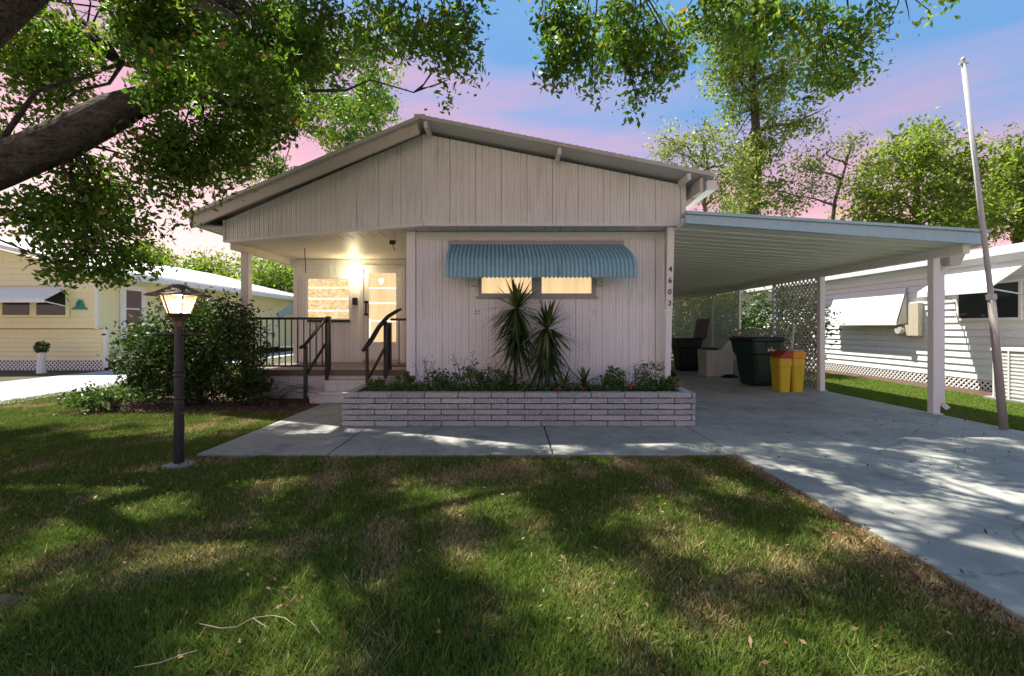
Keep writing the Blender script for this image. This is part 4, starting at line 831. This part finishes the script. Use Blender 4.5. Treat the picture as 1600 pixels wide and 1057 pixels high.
for q in ((310, 140, 75, 40, 4.95), (400, 165, 70, 45, 5.1), (380, 110, 70, 40, 5.2), (290, 185, 50, 34, 5.2), (460, 130, 60, 45, 6.2), (60, 60, 110, 70, 5.9), (200, 50, 130, 70, 6.2), (330, 50, 140, 70, 6.0), (450, 70, 120, 80, 6.2), (535, 120, 90, 80, 8.8), (500, 50, 110, 60, 6.6), (575, 180, 50, 40, 10.0), (480, 190, 90, 55, 10.0),
          (400, 235, 90, 45, 9.8), (320, 200, 90, 60, 5.8), (300, 260, 70, 45, 5.8), (230, 255, 80, 55, 5.6), (220, 330, 60, 50, 5.7), (150, 310, 70, 60, 5.6), (90, 350, 75, 45, 5.6), (140, 390, 60, 40, 5.7), (210, 395, 40, 35, 5.8), (40, 150, 80, 60, 6.4), (90, 110, 90, 60, 6.6), (250, 110, 110, 60, 6.5), (400, 130, 110, 70, 6.7), (30, 210, 40, 30, 6.6), (35, 330, 40, 30, 5.6),
          (595, 150, 36, 45, 10.0), (545, 225, 50, 26, 10.0), (440, 275, 50, 26, 10.0), (350, 265, 50, 28, 9.6), (150, 415, 40, 26, 5.7), (120, 428, 34, 16, 5.7),
          (620, 30, 60, 45, 5.6), (690, 30, 60, 45, 5.5), (715, 90, 30, 45, 5.5), (660, 70, 25, 30, 5.5), (700, 125, 14, 16, 5.5)): pe(*q, wt=.95)
for q in ((880, 40, 45, 50, 5.4), (900, 95, 42, 45, 5.4), (865, 110, 22, 32, 5.4), (925, 145, 12, 22, 5.4), (1000, 40, 60, 50, 5.5), (1020, 90, 58, 45, 5.5), (1030, 130, 36, 26, 5.5), (1000, 165, 16, 18, 5.5), (960, 60, 30, 40, 5.5),
          (1100, 20, 60, 40, 5.6), (1180, 40, 70, 50, 5.7), (1290, 30, 50, 40, 5.6), (1320, 80, 52, 40, 5.6), (1370, 95, 28, 14, 5.6), (1300, 120, 36, 24, 5.6), (1380, 20, 34, 16, 5.5), (1450, 15, 16, 10, 5.5)): pe(*q, wt=.95)
seen = list(ells)
LIT = ((-.6, 3.3), (.9, 3.2), (-3.9, 3.0), (-2.0, 4.0), (-4.2, 5.6), (-1.0, 2.2), (.8, 2.1), (-2.9, 2.5), (2.9, 3.6), (-5.2, 5.2), (-1.2, 4.35), (-2.7, 3.45), (-.2, 2.65), (1.7, 4.15), (1.75, 2.7), (-1.8, 2.85), (-4.6, 4.5), (-3.3, 3.9), (.3, 3.9), (-5.6, 6.0), (4.2, 4.4), (5.2, 3.4), (3.6, 2.6), (-2.6, 5.2), (-.6, 1.7))
k = 0; tries = 0
while k < 430 and tries < 9000:                              # rest of the canopy, out of frame, shaped to shade all but the LIT spots
    tries += 1
    Y = random.uniform(1.5, 8.6); X = random.uniform(-9.8, 4.2); z = random.uniform(5.9, 7.4); rr0 = random.uniform(.20, .42)
    z = max(z, 1.35 + .735 * (Y + .35) + rr0 * .6)
    gx, gy = X + .36 * z, Y - .30 * z
    if any((gx - a_) ** 2 / 1.5 + (gy - b_) ** 2 < (rr0 * .55 + .12) ** 2 for a_, b_ in LIT): continue
    if X > 1.2 and Y < 6 and random.random() < .4: continue
    k += 1; ells.append(((X, Y, z), (rr0, rr0, rr0 * .55), rr0 * rr0 * 1.35))
for c, r, wt in ells:                                       # a leafy branch to each spray of leaves
    c = Vector(c); nr = min(limbs, key=lambda p: (p - c).length + (2 if p.z < c.z - .5 else 0))
    d_ = (nr - c).length; pth = wiggle(nr, c, 5, .05)
    tk.tube(pth, [.028, .022, .016, .011, .008, .005], 5)
    for k in range(3):
        e_ = c + Vector((random.uniform(-.9, .9) * r[0], random.uniform(-.8, .8) * r[1], random.uniform(-.9, .6) * r[2])); tk.tube(wiggle(pth[4], e_, 3, .07), [.010, .008, .006, .003], 4)
tk.build('trunk', M['bark'], OK, smooth=True)
pv, rv = clump_points(ells, 150, 26, .095, .62)
leaves('crown', pv, .080, M['oak'], OK, rv, droop=.25, kind=None)

# ------------------------------------------------------------------ trees behind
def tree(name, base, trunk_r, crown, size, mat, label, per=60, group='trees behind the homes', hole=.6, spread=.4, limbs_n=None):
    t = thing(name, base, label, 'tree', group); b = Vector(base); m_ = MB()
    top = max((Vector(c) for c, r, w_ in crown), key=lambda v: v.z)
    m_.tube(wiggle(b, top, 7, .02), [trunk_r * (1 - .11 * i) for i in range(8)], 9, .06)
    for c, r, w_ in crown:
        c = Vector(c); s_ = b.lerp(top, min(.9, max(.15, (c.z - r[2] * .6 - b.z) / max(.1, top.z - b.z))))
        m_.tube(wiggle(s_, c, 4, .05), [trunk_r * .4, trunk_r * .3, trunk_r * .22, trunk_r * .14, .02], 6)
        for k in range(4):
            e_ = c + Vector([random.uniform(-.85, .85) * q for q in r]); m_.tube(wiggle(c, e_, 3, .06), [trunk_r * .12, trunk_r * .09, trunk_r * .06, .01], 5)
    m_.build('trunk', M['bark'], t, smooth=True)
    p_, r_ = clump_points(crown, per, 26, spread, hole); p_[:, 2] = np.maximum(p_[:, 2], .05)
    leaves('crown', p_, size, mat, t, r_, kind=None); return t
def pc(px, py, rx, ry, Y, w_=1.0, dy=None): 
    return (tuple(P(px, py, Y)), (rx / F * Y, dy or max(rx, ry) / F * Y * .8, ry / F * Y), w_)
# tall vine-clad tree and its lower sprays right of the gable
tree('vine_clad_tree', (12.4, 24, 0), .4, [pc(1175, 60, 60, 80, 24, 1.6), pc(1180, 170, 50, 70, 24, 1.3), pc(1150, 120, 50, 45, 24, .8), pc(1225, 110, 50, 40, 24, .7), pc(1180, 260, 42, 50, 24, 1.1), pc(1185, 320, 60, 40, 24, 1.0), pc(1180, -60, 110, 80, 24, 2), pc(1250, 190, 40, 24, 24, .35), pc(1120, 60, 40, 50, 24, .6)], .20, M['tree'], 'tall vine-clad tree rising behind the carport, pole-straight', 85, spread=.30, hole=.7)
tree('airy_tree', (9.2, 22, 0), .18, [pc(1060, 240, 45, 35, 22, .6), pc(1100, 215, 40, 28, 22, .5), pc(1090, 275, 50, 35, 22, .6), pc(1130, 300, 50, 40, 22, 1.0), pc(1040, 215, 20, 14, 22, .15), pc(1145, 250, 40, 30, 22, .5)], .17, M['tree_light'], 'pale airy tree just right of the gable end', 52, spread=.30, hole=.55)
tree('airy_tree', (15.2, 24, 0), .18, [pc(1260, 265, 40, 26, 24, .45), pc(1290, 240, 45, 22, 24, .4), pc(1240, 305, 40, 28, 24, .6), pc(1310, 290, 40, 24, 24, .4), pc(1330, 225, 24, 16, 24, .2)], .17, M['tree_light'], 'pale airy tree between the vine-clad tree and the broad tree', 50, spread=.30, hole=.5)
tree('broad_tree', (20.5, 24, 0), .35, [pc(1400, 300, 80, 60, 24, 2), pc(1440, 235, 70, 40, 24, 1.2), pc(1360, 330, 50, 35, 24, 1), pc(1480, 310, 60, 60, 24, 1.6), pc(1390, 250, 60, 30, 24, .7), pc(1500, 250, 40, 40, 24, .6), pc(1440, 350, 110, 30, 24, 1.4)], .22, M['tree'], 'broad green tree behind the white home, left of the flag pole', 80, spread=.34, hole=.42)
tree('broad_tree', (27.5, 25, 0), .35, [pc(1570, 280, 60, 60, 25, 1.8), pc(1600, 240, 60, 35, 25, 1), pc(1640, 300, 70, 70, 25, 1.6), pc(1540, 335, 60, 35, 25, 1.2), pc(1610, 350, 80, 30, 25, 1.2)], .22, M['tree'], 'broad green tree at the right edge, behind the flag pole', 80, spread=.34, hole=.45)
for i, (px, py, rx, ry, Y, lab) in enumerate(((225, 402, 40, 26, 34, 'small rounded tree over the yellow home roof'), (330, 425, 60, 28, 32, 'bushy tree over the yellow roof, left of the porch column'), (430, 430, 55, 32, 30, 'bushy tree seen through the open porch'), (540, 440, 60, 40, 30, 'bushy tree hidden largely behind the porch'), (280, 445, 60, 26, 33, 'low tree behind the white eave of the yellow home'))):
    b_ = P(px, 520, Y); tree('distant_tree', (b_.x, Y, 0), .25, [pc(px, py, rx, ry, Y, 2.2), pc(px - rx * .5, py + ry, rx * .7, ry, Y, 1.2), pc(px + rx * .5, py + ry, rx * .7, ry, Y, 1.2), pc(px, py + ry * 2.2, rx, ry * 1.2, Y, 1.2)], .24, M['tree'], lab, 60, spread=.35, hole=.75)
hg = [(8.0, 13.2, 'hedge shrub behind the lattice nearest the yellow bin'), (7.9, 15.4, 'hedge shrub behind the lattice opening'), (8.0, 17.8, 'hedge shrub behind the far side lattice'), (6.6, 20.6, 'hedge shrub behind the right end of the back lattice'), (4.4, 20.8, 'hedge shrub behind the middle of the back lattice')]
for x, y, lab in hg: bush('hedge_shrub', (x, y, 1.25), (.85 if x > 7 else 1.3, 1.2, 1.25), 3600, .13, M['shrub'], lab, 'shrub', 'hedge behind the carport', 5)
for px, lab in ((1010, 'distant tree low behind the left end of the back lattice'), (1085, 'distant tree low behind the back corner of the carport'), (1165, 'distant tree low behind the foot of the vine-clad tree'), (1250, 'distant tree low behind the lattice nearest the white home'), (1340, 'distant tree low over the left end of the white home')):
    b_ = P(px, 520, 36); tree('distant_tree', (b_.x, 36, 0), .22, [((b_.x, 36, 3.6), (2.6, 1.6, 2.2), 1.8), ((b_.x + .6, 36, 1.6), (2.8, 1.6, 1.6), 1.4)], .3, M['tree'], lab, 60, spread=.35, hole=.8)
tree('hedge_tree', (8.4, 19.6, 0), .12, [((8.4, 19.6, 3.0), (1.1, 1.1, 1.4), 1.4), ((8.2, 18.6, 1.8), (.8, .8, .9), .8)], .15, M['tree'], 'slim tree standing behind the carport lattice', 60, spread=.2)

# ------------------------------------------------------------------ grass, litter, twigs
fqs = RNG.normal(size=(10, 2)) * np.array([[.7], [.7], [1.2], [1.2], [2.2], [2.2], [4.5], [4.5], [9], [9]]); phs = RNG.uniform(0, 6.28, 10)
def fnoise(x, y): return (np.sin(np.outer(x, fqs[:, 0]) + np.outer(y, fqs[:, 1]) + phs) * np.array([.55, .55, .7, .7, .9, .9, .9, .9, .8, .8])).sum(1) / 4
def grass_zone(x0, x1, y0, y1, dens, hmin, hmax, keep=None, sunny=0.0):
    n = int((x1 - x0) * (y1 - y0) * dens); x = RNG.uniform(x0, x1, n); y = RNG.uniform(y0, y1, n)
    m = np.abs(x) < 1.16 * y + .35
    if keep is not None: m &= keep(x, y)
    x, y = x[m], y[m]; nz_ = fnoise(x, y)
    m = RNG.uniform(0, 1, len(x)) < np.clip(1.05 - .35 * np.maximum(nz_, 0), .35, 1); x, y, nz_ = x[m], y[m], nz_[m]
    n = len(x); h = RNG.uniform(hmin, hmax, n) * (1 - .25 * np.clip(nz_, -1, 1)); az = RNG.uniform(0, 6.283, n); ln = RNG.uniform(.2, 1.1, n) * h
    wd = RNG.uniform(.0022, .0045, n) * (1 + y * .10); pa = az + RNG.uniform(-.8, .8, n) + 1.57
    V = np.zeros((n, 3, 3)); V[:, 0] = np.column_stack([x - np.cos(pa) * wd, y - np.sin(pa) * wd, np.zeros(n)]); V[:, 1] = np.column_stack([x + np.cos(pa) * wd, y + np.sin(pa) * wd, np.zeros(n)])
    V[:, 2] = np.column_stack([x + np.cos(az) * ln, y + np.sin(az) * ln, h])
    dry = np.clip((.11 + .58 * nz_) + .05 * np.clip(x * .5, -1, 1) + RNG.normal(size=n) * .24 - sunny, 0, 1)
    edge = np.minimum(np.abs(x - DX0), 9) ; dry = np.clip(dry + np.where((edge < .12) & (x < DX0), .5, 0), 0, 1)
    g_ = RNG.uniform(0, 1, n)[:, None]; gc = np.array([.055, .105, .016]) * (1 - g_) + np.array([.17, .225, .04]) * g_
    dc = np.array([.40, .30, .15]) * (.6 + .7 * RNG.uniform(0, 1, n)[:, None])
    k = (dry > .45)[:, None]; col = np.where(k, dc, gc * (1 - .4 * dry[:, None]) + dc * .35 * dry[:, None])
    return V, col * (1.4 if sunny > .2 else 1.12)  # sunny zones: healthier grass, its green also lifted toward the sunlit tone
def tufts(n, x0, x1, y0, y1):
    Vs = []; Cs = []
    cx = RNG.uniform(x0, x1, n); cy_ = RNG.uniform(y0, y1, n); ok = np.abs(cx) < 1.16 * cy_ + .3
    for a_, b_ in zip(cx[ok], cy_[ok]):
        V, col = grass_zone(a_ - .05, a_ + .05, b_ - .05, b_ + .05, 2200, .03, .07); V[:, 2, :2] += (V[:, 2, :2] - np.array([a_, b_])) * .35
        Vs.append(V); Cs.append(col)
    return np.concatenate(Vs), np.concatenate(Cs)
zones = [tufts(650, -5, 2.25, 1.5, 4.6), grass_zone(-2.4, 2.3, 1.45, 2.3, 30000, .014, .042), grass_zone(-4.2, 2.32, 2.3, 3.4, 22000, .014, .04), grass_zone(-6.2, 2.32, 3.4, 4.72, 15000, .014, .038),
         grass_zone(-8.7, -3.32, 4.72, 7.2, 8000, .015, .04, lambda x, y: x > -8.7), grass_zone(-9.2, -5.4, 7.2, 9.5, 3500, .03, .06, lambda x, y: (x < -6.9)), grass_zone(-10.4, -6, 9.5, 16, 900, .03, .07, lambda x, y: x > -8.9 - (y - 8) * .22),
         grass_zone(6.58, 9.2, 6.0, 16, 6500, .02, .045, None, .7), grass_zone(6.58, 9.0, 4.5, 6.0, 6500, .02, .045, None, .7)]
tag(fast_mesh('grass', np.concatenate([z[0] for z in zones]).reshape(-1, 3), None, 3, M['grass'], None, np.concatenate([z[1] for z in zones])), 'patchy mown grass with dry straw on the lawns', 'grass')
n = 4000; x = RNG.uniform(-6, 2.3, n); y = RNG.uniform(1.5, 4.7, n); C = np.column_stack([x, y, RNG.uniform(.015, .045, n)])
x2 = RNG.normal(2.2, .09, 900); C = np.concatenate([C, np.column_stack([np.minimum(x2, 2.34), RNG.uniform(1.8, 5.0, 900), RNG.uniform(.01, .04, 900)])])
x4 = RNG.uniform(2.4, 6.4, 260); C = np.concatenate([C, np.column_stack([x4, RNG.uniform(2, 9, 260), np.full(260, .04)])])
x3 = RNG.uniform(-7, -3.4, 2200); C = np.concatenate([C, np.column_stack([x3, RNG.uniform(6.8, 8.3, 2200), RNG.uniform(.015, .04, 2200)])])
M['litter'] = leafmat('dead_leaf', [(0, (.06, .025, .012)), (.5, (.16, .075, .03)), (1, (.34, .24, .13))], .1)
tag(leaves('leaf_litter', C, .028, M['litter'], None), 'fallen brown oak leaves scattered on grass and mulch', 'fallen leaves')
for pts, lab in (([(312, 975), (345, 982), (370, 980), (395, 966), (425, 962), (445, 966), (462, 978)], 'pale forked twig lying on the lawn, the longest one'), ([(210, 1043), (250, 1036), (290, 1022), (310, 1016)], 'pale thin twig on the lawn near the bottom left'), ([(485, 970), (500, 990)], 'short pale stick on the lawn right of the forked twig')):
    pp = []
    for px, py in pts: Y = F * (CH - .05) / (py - HY); v = P(px, py, Y); pp.append(v)
    t = MB().tube(pp, [.0022] * (len(pp) - 1) + [.0012], 6)
    if len(pp) > 5: t.tube([pp[3], pp[3] + Vector((.06, -.05, .01)), pp[4] + Vector((.02, -.08, 0))], [.002, .002, .0015], 6)
    tag(t.build('twig', M['straw']), lab, 'twig')
